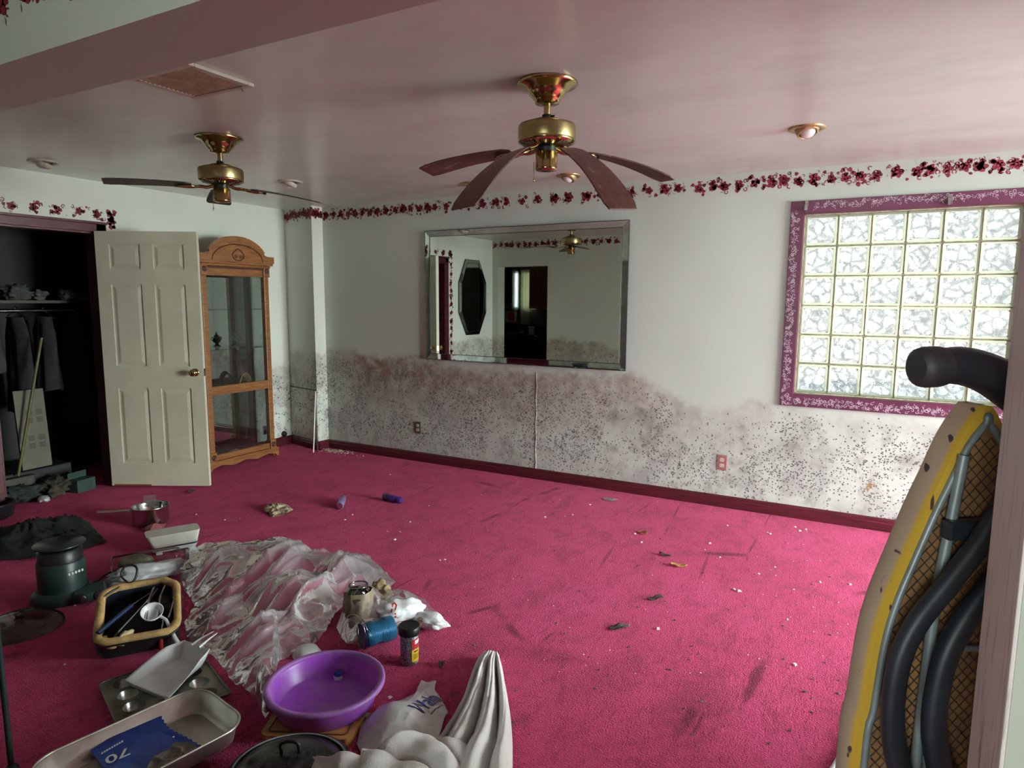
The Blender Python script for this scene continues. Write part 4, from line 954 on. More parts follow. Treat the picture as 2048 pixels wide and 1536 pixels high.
MB().lathe([(.155, .003), (.16, .006), (.15, .02), (.11, .045), (.05, .055), (.001, .056)], 40, cap0=False, cap1=False, sx=1.1).build('dome', M['smoke_pl'], t); MB().tube([(.172*math.cos(a), .156*math.sin(a), .006) for a in [2*PI*i/40 for i in range(40)]], .005, 6, closed=True).build('rim', M['smoke_pl'], t); MB().lathe([(.02, .054), (.012, .065), (.022, .085), (.002, .09)], 16).build('knob', M['smoke_pl'], t)
p = F(24, 1545); t = thing('green_pole', 'thin dark green metal pole standing at the left edge', 'pole', (p.x, p.y, 0)); MB().cyl((0, 0, .0), (-.01, 0, .75), .009, 10).build('shaft', M['dk_green'], t); MB().lathe([(.022, 0), (.02, .02), (.01, .03)], 12).build('foot', M['dk_green'], t)

# ------------------------------------------------------------------ plastic sheeting and bags
b = MB()
SH = [(362, 1138), (384, 1098), (440, 1086), (505, 1088), (560, 1078), (600, 1088), (650, 1122), (700, 1108), (735, 1112), (768, 1146), (790, 1170), (765, 1184), (735, 1192), (700, 1200), (672, 1230), (650, 1270), (625, 1300), (560, 1325), (545, 1380), (505, 1396), (468, 1372), (430, 1318), (378, 1292), (368, 1250), (390, 1215), (366, 1180)]
heap(b, SH, gauss([(fp(440, 1160), .14, .22), (fp(570, 1150), .17, .20), (fp(700, 1165), .15, .16), (fp(590, 1220), .20, .17), (fp(520, 1290), .13, .16), (fp(455, 1250), .10, .15), (fp(500, 1350), .08, .12)]), 260, 90, amp=.046, cs=4.2, seed=1.5, c=F(560, 1210), edge=.02, an=.33, dirn=.12)
tag(b.build('plastic_sheeting', M['film']), 'big crumpled heap of clear plastic sheeting on the carpet', 'plastic sheet')
b = MB(); heap(b, [(690, 1215), (740, 1182), (800, 1184), (850, 1205), (888, 1238), (868, 1262), (820, 1262), (770, 1280), (720, 1300), (690, 1290), (672, 1260)], gauss([(fp(720, 1240), .20, .10), (fp(800, 1235), .13, .12), (fp(740, 1280), .10, .09)]), 110, 30, amp=.012, cs=6, seed=6.5, an=.5, dirn=.8); tag(b.build('clear_bag', M['film2']), 'clear plastic bag spread over the brown jar bag and grocery bag', 'bag')
b = MB(); heap(b, [(505, 1345), (540, 1335), (560, 1350), (556, 1400), (535, 1440), (512, 1400)], gauss([(fp(535, 1385), .10, .08)]), 50, 14, amp=.015, cs=10, seed=3.5); tag(b.build('clear_bag', M['film']), 'clear plastic bag squeezed between the sheeting and the purple basin', 'bag')
o = MB().box((-.03, -.012, 0), (.03, .012, .01), mi=0).box((.03, -.014, -.002), (.042, .014, .013), mi=1).build('black_plug', [M['black'], M['white_pl']], loc=F(655, 1143, .10), rot=(.4, -.5, .9), bevel=.002); tag(o, 'small black and white plug resting on the plastic sheeting', 'plug')
b = MB(); blob(b, tuple(F(632, 1160, .09)), .055, .04, .02, .6, amp=.3, seed=31, cre=.4, flat=-1); tag(b.build('foil_scrap', M['alum']), 'crumpled silver foil scrap on top of the plastic sheeting', 'foil')
# brown bag round a jar
p = F(714, 1262); t = thing('jar_in_bag', 'glass jar wrapped in a brown paper-like bag beside the white grocery bag', 'jar', (p.x-.03, p.y+.05, 0), (0, 0, VR(714)))
M['brown_pl'] = pm('thin_brown_bag', (.27, .21, .14), .5, var=.25, scale=12, bump=.2, bscale=20)
b = MB()
def jb(u, v_):
    a = 2*PI*u; z = v_*.175; r = .072*(1-.18*max(0, v_-.75)/.25)+.008*nz(math.cos(a)*2, math.sin(a)*2, z*14)+.006*(crease(math.cos(a), math.sin(a), 2.4, z*14)-.3)
    return (r*math.cos(a), r*.9*math.sin(a), z)
b.grid(jb, 40, 16); b.build('bag', M['brown_pl'], t)
MB().lathe([(.062, .003), (.062, .15), (.045, .172), (.042, .195), (.046, .197), (.046, .203), (.038, .203), (.036, .175), (.055, .15), (.055, .008)], 28).build('jar', M['glass'], t)
MB().tube([(.043*math.cos(a), .043*math.sin(a), .2) for a in [2*PI*i/24 for i in range(24)]], .003, 6, closed=True).build('wire_bail', M['chrome'], t)
b = MB(); c_ = F(758, 1222); blob(b, (c_.x-.03, c_.y+.05, .02), .06, .045, .05, .2, amp=.3, seed=41, cre=.3); tag(b.build('paper_scrap', pm('kraft_paper', (.36, .25, .13), .8, var=.2)), 'tan crumpled paper between the jar bag and grocery bag', 'paper')
M['grocery'] = pm('white_grocery_film', (.74, .75, .75), .42, var=.08, scale=14, bump=.25, bscale=30)
t = thing('grocery_bag', 'white plastic grocery bag with red and orange print beside the pellet bottle', 'bag', F(800, 1262))
bg = t.location.copy(); b = MB(); c1, c2 = F(790, 1258)-bg, F(852, 1262)-bg
blob(b, tuple(c1+Vector((-.03, .05, 0))), .125, .085, .062, VR(790)+.1, amp=.16, seed=51, cre=.12)
b.build('body', M['grocery'], t); b = MB(); blob(b, tuple(c2+Vector((-.01, .03, 0))), .10, .055, .036, VR(850)-.55, amp=.18, seed=57, cre=.12); b.build('handle_end', M['grocery'], t)
from mathutils.bvhtree import BVHTree
def drape(me, Mx, target, lift=.0012):
    bv = BVHTree.FromPolygons([target.matrix_world @ v_.co for v_ in target.data.vertices], [tuple(p_.vertices) for p_ in target.data.polygons])
    me.transform(Mx); fw_ = -fw
    for v_ in me.vertices:
        h_ = bv.ray_cast(v_.co+Vector((0, 0, .6)), Vector((0, 0, -1)))
        if h_[0] is not None: v_.co.z = h_[0].z+lift
    return me
bpy.context.view_layer.update()
M['red_ink'] = pm('red_print', (.50, .03, .04), .5); M['org_ink'] = pm('orange_print', (.62, .28, .08), .5)
def ink(name, pts, mat, target, parent, wd=.006):
    b = MB(); P = [Vector(p_) for p_ in pts]
    for i in range(len(P)-1):
        d_ = (P[i+1]-P[i]).normalized(); n2 = Vector((-d_.y, d_.x, 0))*wd/2; N = 5
        for k_ in range(N):
            a, c_ = P[i].lerp(P[i+1], k_/N), P[i].lerp(P[i+1], (k_+1)/N); b.add([a+n2, a-n2, c_-n2, c_+n2], [(0, 1, 2, 3)])
    me = b.mesh(name, mat); drape(me, Matrix(), target, .002); me.transform(parent.matrix_world.inverted()); return obj_of(me, name, parent)
body = [c for c in t.children if c.name.startswith('body')][0]; tail = [c for c in t.children if c.name.startswith('handle_end')][0]
fz = lambda a, z=.07: F(a[0], a[1], z)
ink('red_print', [fz((783, 1234)), fz((788, 1224)), fz((794, 1226)), fz((790, 1234)), fz((797, 1236))], M['red_ink'], body, t)
ink('red_print', [fz((788, 1248), .05), fz((800, 1243), .05), fz((810, 1242), .05)], M['red_ink'], body, t)
ink('orange_print', [fz((832, 1246), .04), fz((838, 1251), .04), fz((844, 1248), .04), fz((837, 1244), .04)], M['org_ink'], tail, t, .010)
# blue wire spool
p = F(742, 1300); t = thing('wire_spool', 'blue spool of wire lying on its side behind the purple basin', 'spool', (p.x-.01, p.y+.06, .056), (0, PI/2, VR(742)+.42))
k = NT('blue_wound_wire'); v = k.co(); wv_ = k.n('TexWave', {'Vector': v, 'Scale': 55., 'Distortion': .6}, bands_direction='Z').outputs['Fac']
k.P(Base_Color=k.mix(wv_, (.01, .05, .12), (.03, .22, .42)), Roughness=.25, Metallic=.3, Normal=k.bump(wv_, .6, .004)); M['wire'] = k.m
MB().lathe([(.03, -.075), (.052, -.07), (.055, -.03), (.048, -.01), (.048, .012), (.056, .03), (.053, .07), (.03, .075)], 36).build('windings', M['wire'], t)
MB().lathe([(.056, -.078), (.056, -.074)], 36).build('flange', M['blue_dk'], t)
for i_, (r_, ph) in enumerate(((.085, 0), (.10, .5), (.075, 1.))): MB().tube([(r_*math.cos(a), .02+r_*.7*math.sin(a), -.09-.03*math.sin(a+ph)-.02*i_) for a in [2*PI*i/28 for i in range(28)]], .0013, 5, closed=True).build('wire_loop', M['chrome'], t)
a_ = F(770, 1345); MB().tube([(q_-Vector((p.x, p.y, 0))) for q_ in spline([F(758, 1335, .05), F(775, 1350, .01), F(782, 1368, .004), F(779, 1380, .004), F(765, 1362, .01), F(757, 1345, .03)], 6)], .0012, 5, M=(Matrix.Translation((.0, .0, 0)))).build('loose_wire', M['chrome'], t).matrix_parent_inverse = t.matrix_world.inverted() if False else Matrix()
# pellet bottle
p = F(809, 1332); t = thing('pellet_bottle', 'clear bottle of steel pellets with black cap, red and yellow label', 'bottle', (p.x, p.y+.035, 0), (0, 0, VR(809)))
k = NT('steel_pellets'); v = k.co(); vo = k.n('TexVoronoi', {'Vector': v, 'Scale': 240.})
k.P(Base_Color=k.mix(k.sstep(vo.outputs['Distance'], .40, .75), (.74, .75, .78), (.12, .12, .14)), Roughness=.35, Metallic=.15); M['pellets'] = k.m
MB().lathe([(.034, .0), (.038, .006), (.038, .12), (.034, .135), (.033, .14)], 36).build('pellet_fill', M['pellets'], t)
MB().lathe([(.0345, -.0), (.0385, .006), (.0385, .12), (.0345, .135)], 36, cap0=False, cap1=False).build('clear_wall', M['glass'], t)
MB().lathe([(.044, .132), (.046, .136), (.046, .164), (.042, .170), (.039, .168), (.03, .166)], 36).build('cap', M['black'], t)
M['lab_y'] = pm('yellow_label', (.66, .42, .02), .45, var=.06); M['lab_r'] = pm('red_label', (.42, .02, .03), .45, var=.2)
def wrap(b, a0, a1, z0, z1, r=.0392, n=10): b.grid(lambda u, v_: (r*math.cos(a0+(a1-a0)*u), r*math.sin(a0+(a1-a0)*u), z0+(z1-z0)*v_), n, 2); return b
wrap(MB(), dg(-75), dg(5), .018, .072).build('yellow_label', M['lab_y'], t); wrap(MB(), dg(-75), dg(5), .074, .118).build('red_label', M['lab_r'], t)
b = MB(); wrap(b, dg(-60), dg(-25), .060, .066, .0396, 5)
for z in (.050, .044, .038, .032): wrap(b, dg(-66), dg(-15), z, z+.0022, .0396, 6)
b.build('print', M['black'], t); b = MB(); wrap(b, dg(-52), dg(-38), .096, .112, .0396, 4); wrap(b, dg(-34), dg(-20), .096, .112, .0396, 4); wrap(b, dg(-16), dg(-2), .098, .112, .0396, 4); b.build('white_print', M['white_pl'], t)

# ------------------------------------------------------------------ foreground pile
M['bread'] = pm('oiled_beech', (.60, .29, .075), .4, var=.2, scale=5, aniso=(1, 7, 7))
t = thing('cutting_board', 'orange-brown wooden cutting board under the purple basin', 'cutting board', (-1.70, 1.635, 0), (0, 0, .435))
MB().ext(rrect(.33, .25, .03), 0, .028).build('board', M['bread'], t, bevel=.006, seg=3)
MB().tube([(x*.86, y*.82, .0285) for x, y in rrect(.33, .25, .02)], .003, 6, closed=True).build('juice_groove', pm('dark_groove', (.16, .07, .02), .5), t)
t = thing('basin', 'round purple plastic basin sitting on the cutting board', 'basin', (-1.725, 1.705, .0285))
k = NT('dusty_purple_plastic'); v = k.co(); z_ = k.n('SeparateXYZ', {0: v}).outputs[2]
k.P(Base_Color=k.mix(k.math('MULTIPLY', k.sstep(k.noise(v, 12, 6, .7), .4, .7), .5), (.36, .07, .56), (.40, .22, .44)), Roughness=.35, Subsurface_Weight=.1); M['purple'] = k.m
MB().lathe([(.172, 0), (.180, .006), (.198, .07), (.2, .085), (.204, .090), (.198, .090), (.193, .075), (.176, .014), (.170, .008), (.02, .009)], 64).build('bowl', M['purple'], t)
MB().lathe([(.197, .088), (.199, .093), (.214, .095), (.220, .091), (.221, .080), (.218, .079), (.216, .087), (.2, .086)], 64, cap0=False, cap1=False).build('rim', pm('dusty_lilac_rim', (.36, .15, .46), .5, var=.2, scale=12), t)
t = thing('bottle_cap', 'small blue and white bottle cap inside the purple basin', 'cap', (-1.790, 1.838, .0375))
MB().lathe([(.017, 0), (.0175, .003), (.0175, .016)], 24).build('skirt', M['white_pl'], t); MB().lathe([(.0165, .016), (.0165, .024), (.013, .029), (.002, .030)], 24).build('top', pm('bright_blue_plastic', (.01, .06, .42), .35), t)
p = F(610, 1318); o = thing('white_bowl', 'upturned white bowl peeking out behind the purple basin', 'bowl', (p.x-.02, p.y+.03, 0)); MB().lathe([(.058, .001), (.055, .012), (.046, .028), (.026, .036), (.001, .037)], 32).build('body', M['white_pl'], o); MB().tube([(.058*math.cos(a), .058*math.sin(a), .004) for a in [2*PI*i/28 for i in range(28)]], .003, 6, closed=True).build('rim', M['white_pl'], o)
# black roaster
t = thing('roasting_pot', 'black enamel roasting pot with lid and hoop handle, half under the towel', 'roaster', (-1.51, 1.33, 0), (0, 0, .5))
MB().lathe([(.12, 0), (.145, .01), (.158, .075), (.170, .080), (.172, .086), (.158, .087)], 48, sx=1.12).build('pot', M['black'], t)
M['enamel'] = pm('speckled_black_enamel', (.022, .024, .026), .22, var=.5, scale=60)
MB().lathe([(.168, .088), (.168, .094), (.155, .098), (.148, .093), (.142, .102), (.10, .122), (.05, .132), (.001, .134)], 48, cap0=True, cap1=False, sx=1.12).build('lid', M['enamel'], t)
MB().tube([(.155*1.12*math.cos(a), .155*math.sin(a), .0985) for a in [2*PI*i/48 for i in range(48)]], .003, 6, closed=True).build('lid_rim', M['grey_pl'], t)
MB().tube(spline([(-.03, .02, .131), (-.034, .022, .155), (-.01, .02, .168), (.02, .02, .162), (.026, .02, .131)], 6), .006, 8).build('hoop_handle', M['black'], t)
# grocery bag with blue lettering
t = thing('printed_bag', 'pale grey plastic bag with blue printed lettering beside the towel', 'bag', F(800, 1450))
b = MB(); heap(b, [(716, 1492), (724, 1452), (762, 1416), (800, 1404), (834, 1388), (842, 1364), (856, 1370), (872, 1366), (872, 1384), (884, 1402), (898, 1428), (884, 1460), (866, 1500), (800, 1520), (740, 1530)], gauss([(fp(790, 1460), .075, .11), (fp(840, 1430), .05, .10)]), 120, 34, amp=.004, cs=6, seed=12.5, c=F(810, 1450), edge=.006)
me_b = MB(); me_b.v = [tuple(Vector(q_)-t.location) for q_ in b.v]; me_b.f = b.f; me_b.mi = b.mi; me_b.sm = b.sm
pb = me_b.build('bag_film', pm('grey_white_bag_film', (.68, .68, .65), .4, var=.1, scale=10), t, solid=.0008); bpy.context.view_layer.update()
M['blue_ink'] = pm('navy_blue_print', (.02, .035, .22), .5, var=.3)
A, Bp = F(845, 1430, .05), F(884, 1392, .03)
d_ = (Bp-A); d_.z = 0; L_ = d_.length; ang = math.atan2(d_.y, d_.x)
tm = text_mesh('Walm', 1., M['blue_ink']); wx = max(v_.co.x for v_ in tm.vertices)
bmx = bmesh.new(); bmx.from_mesh(tm); bmesh.ops.subdivide_edges(bmx, edges=bmx.edges[:], cuts=1); bmx.to_mesh(tm); bmx.free()
drape(tm, T(A.x, A.y, 0) @ RZ(ang) @ Matrix.Diagonal((L_*1.05/wx, L_*1.35/wx, 1, 1)), pb, .003); tm.transform(t.matrix_world.inverted()); obj_of(tm, 'lettering', t)
A2, B2 = F(862, 1426, .04), F(886, 1402, .03)
b = MB()
for i_ in range(11):
    q_ = A2.lerp(B2, i_/11); q2 = A2.lerp(B2, (i_+.6)/11); n2 = Vector((-(B2-A2).y, (B2-A2).x, 0)).normalized()*.0022; b.add([q_+n2, q_-n2, q2-n2, q2+n2], [(0, 1, 2, 3)])
me_ = b.mesh('small_print', M['black']); drape(me_, Matrix(), pb, .003); me_.transform(t.matrix_world.inverted()); obj_of(me_, 'small_print', t)
b = MB(); b.box((-.06, -.012, 0), (.06, .012, .006)); o = b.build('paper_strip', M['ivory'], loc=F(745, 1432, .0), rot=(0, 0, .55), bevel=.001); tag(o, 'cream paper strip poking out beside the cutting board', 'paper')
# towel
k = NT('beige_terry'); v = k.co(); n1 = k.noise(v, 190, 3, .8); n2_ = k.noise(v, 5, 4)
k.P(Base_Color=k.mix(k.sstep(n2_, .3, .7), (.78, .73, .69), (.86, .82, .78)), Roughness=.95, Specular_IOR_Level=.1, Sheen_Weight=.3, Normal=k.bump(n1, .9, .006)); M['terry'] = k.m
Lp = [(962, 1318), (944, 1350), (930, 1400), (905, 1455), (870, 1500), (820, 1560), (780, 1600)]
Rp = [(1000, 1318), (1008, 1360), (1016, 1420), (1022, 1470), (1027, 1530), (1030, 1580), (1034, 1640)]
Ls = spline([F(*p_) for p_ in Lp], 8); Rs = spline([F(*p_) for p_ in Rp], 8); nL = len(Ls)-1
def tw(u, v_):
    i = min(nL-1, int(v_*nL)); f_ = v_*nL-i
    a = Ls[i].lerp(Ls[i+1], f_); c_ = Rs[i].lerp(Rs[i+1], f_)
    uu = u+.02*math.sin(9*v_+4*u); p_ = a.lerp(c_, uu)
    env = max(0., math.sin(PI*min(1, max(0, u))))**.5; tip = min(1, .42+v_*2.6)
    ph = 3.6*u+.45*math.sin(2.4*v_)*(1-u)+.15; kf = math.floor(ph); rd = abs(math.sin(PI*ph))**.55; m_ = min(1, v_*4); rd = rd*m_+.8*(1-m_)
    hk = .06+.055*(.5+.5*math.sin(kf*2.1+1.3))+.05*u; rd2 = abs(math.sin(PI*(ph*2.3+.6*v_)))**.7
    z = .006+env*tip*(.02+hk*rd*(.6+.4*min(1, v_*2))+.012*rd2)+.012*nz(p_.x, p_.y, 2, 11)
    return (p_.x, p_.y, z)
t = thing('towel', 'thick beige terry towel bunched in long folds in the foreground', 'towel', F(960, 1480)); tl = t.location
def shift(b): b.v = [tuple(Vector(q_)-tl) for q_ in b.v]; return b
b = MB(); b.grid(tw, 90, 110); shift(b).build('long_fold', M['terry'], t)
def tw2(u, v_):
    px_ = 622+340*u; top = 1476+18*math.sin(u*7)+(14 if u < .3 else 0)
    zz = .165-.05*u; p_ = F(px_, top+40*v_+95*v_*v_, zz)
    fold = .5+.5*math.cos(2*PI*(2.6*u+1.2*v_+.5*math.sin(3*u))); fold = .35*fold+.65*abs(math.sin(9*u-6*v_+1.5*math.sin(3*v_)))**.55
    e_ = min(1, 6*u, 5*(1-u), 4*v_+.25)
    return (p_.x, p_.y, zz-.045+.07*e_*(.3+.7*fold)+.005*nz(p_.x, p_.y, 2, 26))
b = MB(); b.grid(tw2, 100, 50); shift(b).build('side_fold', M['terry'], t, solid=.008)
# muffin tin
t = thing('muffin_tin', 'old stained twelve-cup muffin tin on the dark carpet', 'baking tin', (-2.335, 1.46, 0), (0, 0, dg(70)))
TW, TL = .352, .385; cups = [(-.126+.084*i, -.14+.0935*j) for i in range(4) for j in range(4)]
cups = [(-.115+.115*i, -.1425+.095*j) for i in range(3) for j in range(4)]
b = MB()
# top plate built round the cups as a fan of quads
NN = 24
for cx, cy in cups:
    hx, hy = .0575, .0475; ring = [(cx+.037*math.cos(2*PI*i/NN), cy+.037*math.sin(2*PI*i/NN)) for i in range(NN)]
    sq = []
    for i in range(NN):
        c_, s_ = math.cos(2*PI*i/NN), math.sin(2*PI*i/NN); m_ = max(abs(c_)/hx, abs(s_)/hy); qx, qy = c_/m_, s_/m_; qx, qy = ((math.copysign(hx, qx), math.copysign(hy, qy)) if abs(qx) > .78*hx and abs(qy) > .78*hy else (qx, qy)); sq.append((cx+qx, cy+qy))
    b.add([(x, y, .034) for x, y in ring]+[(x, y, .034) for x, y in sq], [(i, NN+i, NN+(i+1) % NN, (i+1) % NN) for i in range(NN)])
b.build('top_plate', M['oldtin'], t, solid=.001)
b = MB(); a1 = rrect(.345, .38, .002, 1); a2 = rrect(.385, .42, .02, 4)
b.tube([(x*1.03, y*1.03, .035) for x, y in rrect(.36, .395, .02, 4)], .005, 6, closed=True)
for x0, x1, y0, y1 in ((-.186, -.17, -.203, .203), (.17, .186, -.203, .203), (-.172, .172, -.203, -.188), (-.172, .172, .188, .203)): b.box((x0, y0, .033), (x1, y1, .0348))
b.build('rolled_rim', M['oldtin'], t)
M['cupin'] = pm('worn_bright_cup', (.40, .41, .37), .3, .9, var=.3, scale=14)
for cx, cy in cups: MB().lathe([(.038, .0345), (.036, .030), (.028, .003), (.025, .0015), (.001, .001)], NN, cap0=False, cap1=False, M=T(cx, cy, 0)).build('cup', M['cupin'], t)
# dustpan
t = thing('dustpan', 'white plastic dustpan resting on the muffin tin', 'dustpan', (-2.372, 1.412, .040), (dg(4), 0, .04))
def dp(u, v_):
    w_ = .118*(1-.42*v_**2.2); s_ = abs(2*u-1); x = (2*u-1)*w_; y = .235*v_
    side = max(0, (s_-.74)/.26); back = max(0, (v_-.84)/.16)
    h_ = (.004+.055*min(1, v_*1.4))*side**1.2; hb = .058*back
    return (x*(1+.10*side), y+.02*back*0, .002+max(h_, hb))
b = MB(); b.grid(dp, 40, 40); b.build('pan', M['white_pl'], t, solid=.003)
MB().box((-.112, -.004, -.006), (.112, .008, .0)).build('lip', M['grey_pl'], t, bevel=.002)
for s_ in (-1, 1): MB().tube(spline([(s_*.022, .225, .056), (s_*.018+.01, .265, .070), (s_*.012+.03, .305, .085)], 5), [.014, .013, .012, .011, .010, .009, .008, .007, .006, .004, .002], 8, flat=.45).build('handle_prong', M['white_pl'], t)
# aluminium roasting pan
def rpan(t):
    n = 8
    def lp_(w_, h_, r_, z): return [(x, y, z) for x, y in rrect(w_, h_, r_, n)]
    loops = [lp_(.49, .275, .05, .0), lp_(.515, .30, .07, .008), lp_(.545, .33, .085, .068), lp_(.56, .345, .09, .070), lp_(.562, .347, .09, .074), lp_(.54, .325, .084, .073), lp_(.512, .297, .068, .010), lp_(.485, .27, .05, .0035)]
    b = MB(); m = len(loops[0]); vs = sum(loops, [])
    b.add(vs, [(i*m+j, i*m+(j+1) % m, (i+1)*m+(j+1) % m, (i+1)*m+j) for i in range(len(loops)-1) for j in range(m)], 0, True)
    b.add(loops[0], [tuple(reversed(range(m)))]); b.add(loops[-1], [tuple(range(m))])
    return b
t = thing('roasting_pan', 'rounded dull aluminium roasting pan in the left foreground', 'roasting pan', (-2.0, 1.165, .036), (0, 0, 1.40))
rpan(t).build('pan', M['alum'], t); MB().tube([(x, y, .0745) for x, y in rrect(.556, .342, .09, 8)], .0035, 6, closed=True).build('rolled_rim', M['alum'], t)
t = thing('blue_sleeve', 'glossy blue plastic sleeve with serrated edge and white print in the roasting pan', 'sleeve', F(300, 1480, .075))
M['blue'] = pm('glossy_royal_blue', (.008, .045, .30), .22, var=.25, scale=6); t.location.z = .0
zb = lambda px_, py_: .078-.030*max(0., min(1, (px_-300)/110))
out = [(181, 1500), (240, 1462), (308, 1413)]
ed = spline([(308, 1413, 0), (322, 1434, 0), (340, 1458, 0), (372, 1474, 0), (402, 1492, 0)], 7)
for i, p_ in enumerate(ed): out.append((p_.x+(2.0 if i % 2 else -1.0), p_.y-(1.2 if i % 2 else -.8)))
out += [(385, 1505), (330, 1540), (260, 1580), (225, 1560), (196, 1520)]
pts = [F(x, y, zb(x, y))-t.location for x, y in out]; n = len(pts)
b = MB(); b.add([tuple(p_) for p_ in pts]+[tuple(p_-Vector((0, 0, .004))) for p_ in pts], [tuple(reversed(range(n))), tuple(range(n, 2*n))]+[(i, (i+1) % n, n+(i+1) % n, n+i) for i in range(n)])
b.build('body', M['blue'], t)
for px_, py_ in ((304, 1435), (347, 1474)): MB().lathe([(.004, 0), (.003, .002)], 10, M=T(*(F(px_, py_, zb(px_, py_)+.001)-t.location))).build('rivet', M['white_pl'], t)
def on_sleeve(px0, px1, s, size, nm, mat, shear=0):
    A, B_ = F(*px0, .0805), F(*px1, .0805); d_ = B_-A; me = text_mesh(s, 1., mat, shear); wx = max(v_.co.x for v_ in me.vertices)
    me.transform(T(*(A-t.location)) @ RZ(math.atan2(d_.y, d_.x)) @ Matrix.Diagonal((d_.length/wx, size, 1, 1))); return obj_of(me, nm, t)
on_sleeve((258, 1494), (207, 1516), '70', .060, 'numerals', M['white_pl'], .1)
b = MB()
for i_ in range(9):
    A = Vector((246-5.0*i_, 1480+2.9*i_)); q_ = [F(A.x+dx, A.y+dy, .0802)-t.location for dx, dy in ((0, 0), (-3.6, 2.1), (-3.0, 5.6), (.6, 3.5))]; b.add(q_, [(0, 1, 2, 3)])
b.build('small_print', M['white_pl'], t)
b = MB(); heap(b, [(292, 1540), (310, 1512), (335, 1498), (350, 1484), (392, 1494), (392, 1508), (350, 1525), (320, 1550)], gauss([(fp(330, 1520), .03, .05), (fp(365, 1498), .03, .04)]), 60, 16, zedge=.09, amp=.012, cs=14, seed=15, lift=.086); tag(b.build('grey_rag', pm('grey_brown_rag', (.26, .23, .20), .9, var=.2, scale=20)), 'small grey-brown rag over the blue sleeve in the roasting pan', 'rag')

# ------------------------------------------------------------------ small things farther out on the carpet
b = MB(); heap(b, [(527, 1022), (535, 1010), (560, 1008), (588, 1022), (572, 1030), (545, 1038)], gauss([(fp(550, 1020), .03, .05), (fp(572, 1020), .02, .04)]), 60, 14, amp=.02, cs=16, seed=18); tag(b.build('tan_cloth', pm('tan_speckled_cloth', (.46, .36, .24), .9, var=.35, scale=30)), 'crumpled tan cloth alone on the carpet in front of the cabinet', 'cloth')
M['lilac'] = pm('pale_lilac_metal', (.34, .26, .50), .3, .4, var=.1); M['violet'] = pm('deep_violet_can', (.07, .03, .22), .3, .2, var=.2)
def can(p0, p1, r, cols, label, top):
    A, B_ = F(*p0), F(*p1); A.z = B_.z = r; d_ = B_-A; L_ = d_.length; t = thing('spray_can', label, 'can', A, (0, PI/2, math.atan2(d_.y, d_.x)))
    MB().lathe([(r*.8, 0), (r, .006), (r, L_*.68), (r*.85, L_*.72)], 28).build('body', cols[0], t)
    MB().lathe([(r*.9, L_*.72), (r*.92, L_*.76), (r*.85, L_*.97), (r*.6, L_)], 28).build('cap', cols[1], t)
    MB().lathe([(r*.82, -.0015), (r*.82, .001)], 28).build('base', M['chrome'], t)
    if top: MB().grid(lambda u, v_: ((r+.0006)*math.cos(-2.6+1.2*u+PI*.5), (r+.0006)*math.sin(-2.6+1.2*u+PI*.5), L_*(.3+.2*v_)), 6, 3).build('label_mark', M['lab_y'], t)
can((680, 1019), (687, 1002), .026, (M['lilac'], M['lilac']), 'pale lilac spray can lying end-on on the carpet', 0)
can((768, 1000), (803, 1008), .027, (M['violet'], M['violet']), 'deep violet spray can with yellow mark lying on the carpet', 1)
M['leaf'] = pm('dry_brown_leaf', (.07, .05, .04), .8, var=.5, scale=40); M['leaf2'] = pm('orange_brown_scrap', (.40, .18, .05), .7, var=.3, scale=40)
for i_, (px_, py_, r_, mt, lab) in enumerate(((1285, 1067, .045, 'leaf2', 'orange-brown leaf scrap on the carpet nearest the baseboard'), (1357, 1133, .05, 'leaf2', 'curled tan leaf in the middle of the carpet'), (1330, 1112, .04, 'leaf', 'dark twiggy leaf just beyond the curled tan one'), (1311, 1199, .045, 'leaf', 'grey curled leaf on the carpet right of centre'), (1238, 1258, .055, 'leaf', 'dark crumpled leaf on the carpet nearest the towel tip'), (884, 1331, .03, 'leaf', 'small dark bit beside the pellet bottle'), (382, 984, .06, 'black', 'black scrap on the carpet under the open door'), (1500, 1012, .03, 'leaf', 'dark crumb by the baseboard below the outlet'))):
    p = F(px_, py_); q = random.Random(i_); b = MB(); n = 9; th = q.uniform(0, 3)
    def lf(u, v_):
        x = (u-.5)*2*r_; w_ = r_*.42*math.sin(PI*min(.98, max(.02, u)))**.7; y = (v_-.5)*2*w_
        return (x*math.cos(th)-y*math.sin(th), x*math.sin(th)+y*math.cos(th), .003+.012*abs(2*v_-1)*(.5+.5*math.sin(u*6+i_))+.006*nz(x*60, y*60, i_)+.004)
    b.grid(lf, 10, 7); tag(b.build('dead_leaf', M[mt], loc=(p.x, p.y, 0), solid=.0015), lab, 'leaf' if 'leaf' in lab else 'scrap')
p = F(1217, 1000); b = MB(); b.add([(-.06, .01, .004), (-.02, -.03, .006), (.04, -.025, .004), (.075, .03, .012), (.03, .01, .015), (-.03, .02, .012)], [(0, 1, 2, 5), (2, 3, 4), (2, 4, 5)]); tag(b.build('plastic_shard', M['film'], loc=(p.x, p.y, 0), solid=.001), 'clear plastic shard on the carpet near the baseboard', 'plastic piece')
a_, c_ = F(1658, 1560), F(1790, 1330); t = thing('white_rod', 'white metal rod lying on the carpet behind the ironing board', 'rod', (a_.x, a_.y, .012)); MB().cyl((0, 0, 0), (c_-a_), .011, 12).build('tube', M['white_pl'], t); MB().cyl((c_-a_)*.36, (c_-a_)*.375, .0125, 12).build('joint_ring', M['dkmetal'], t)

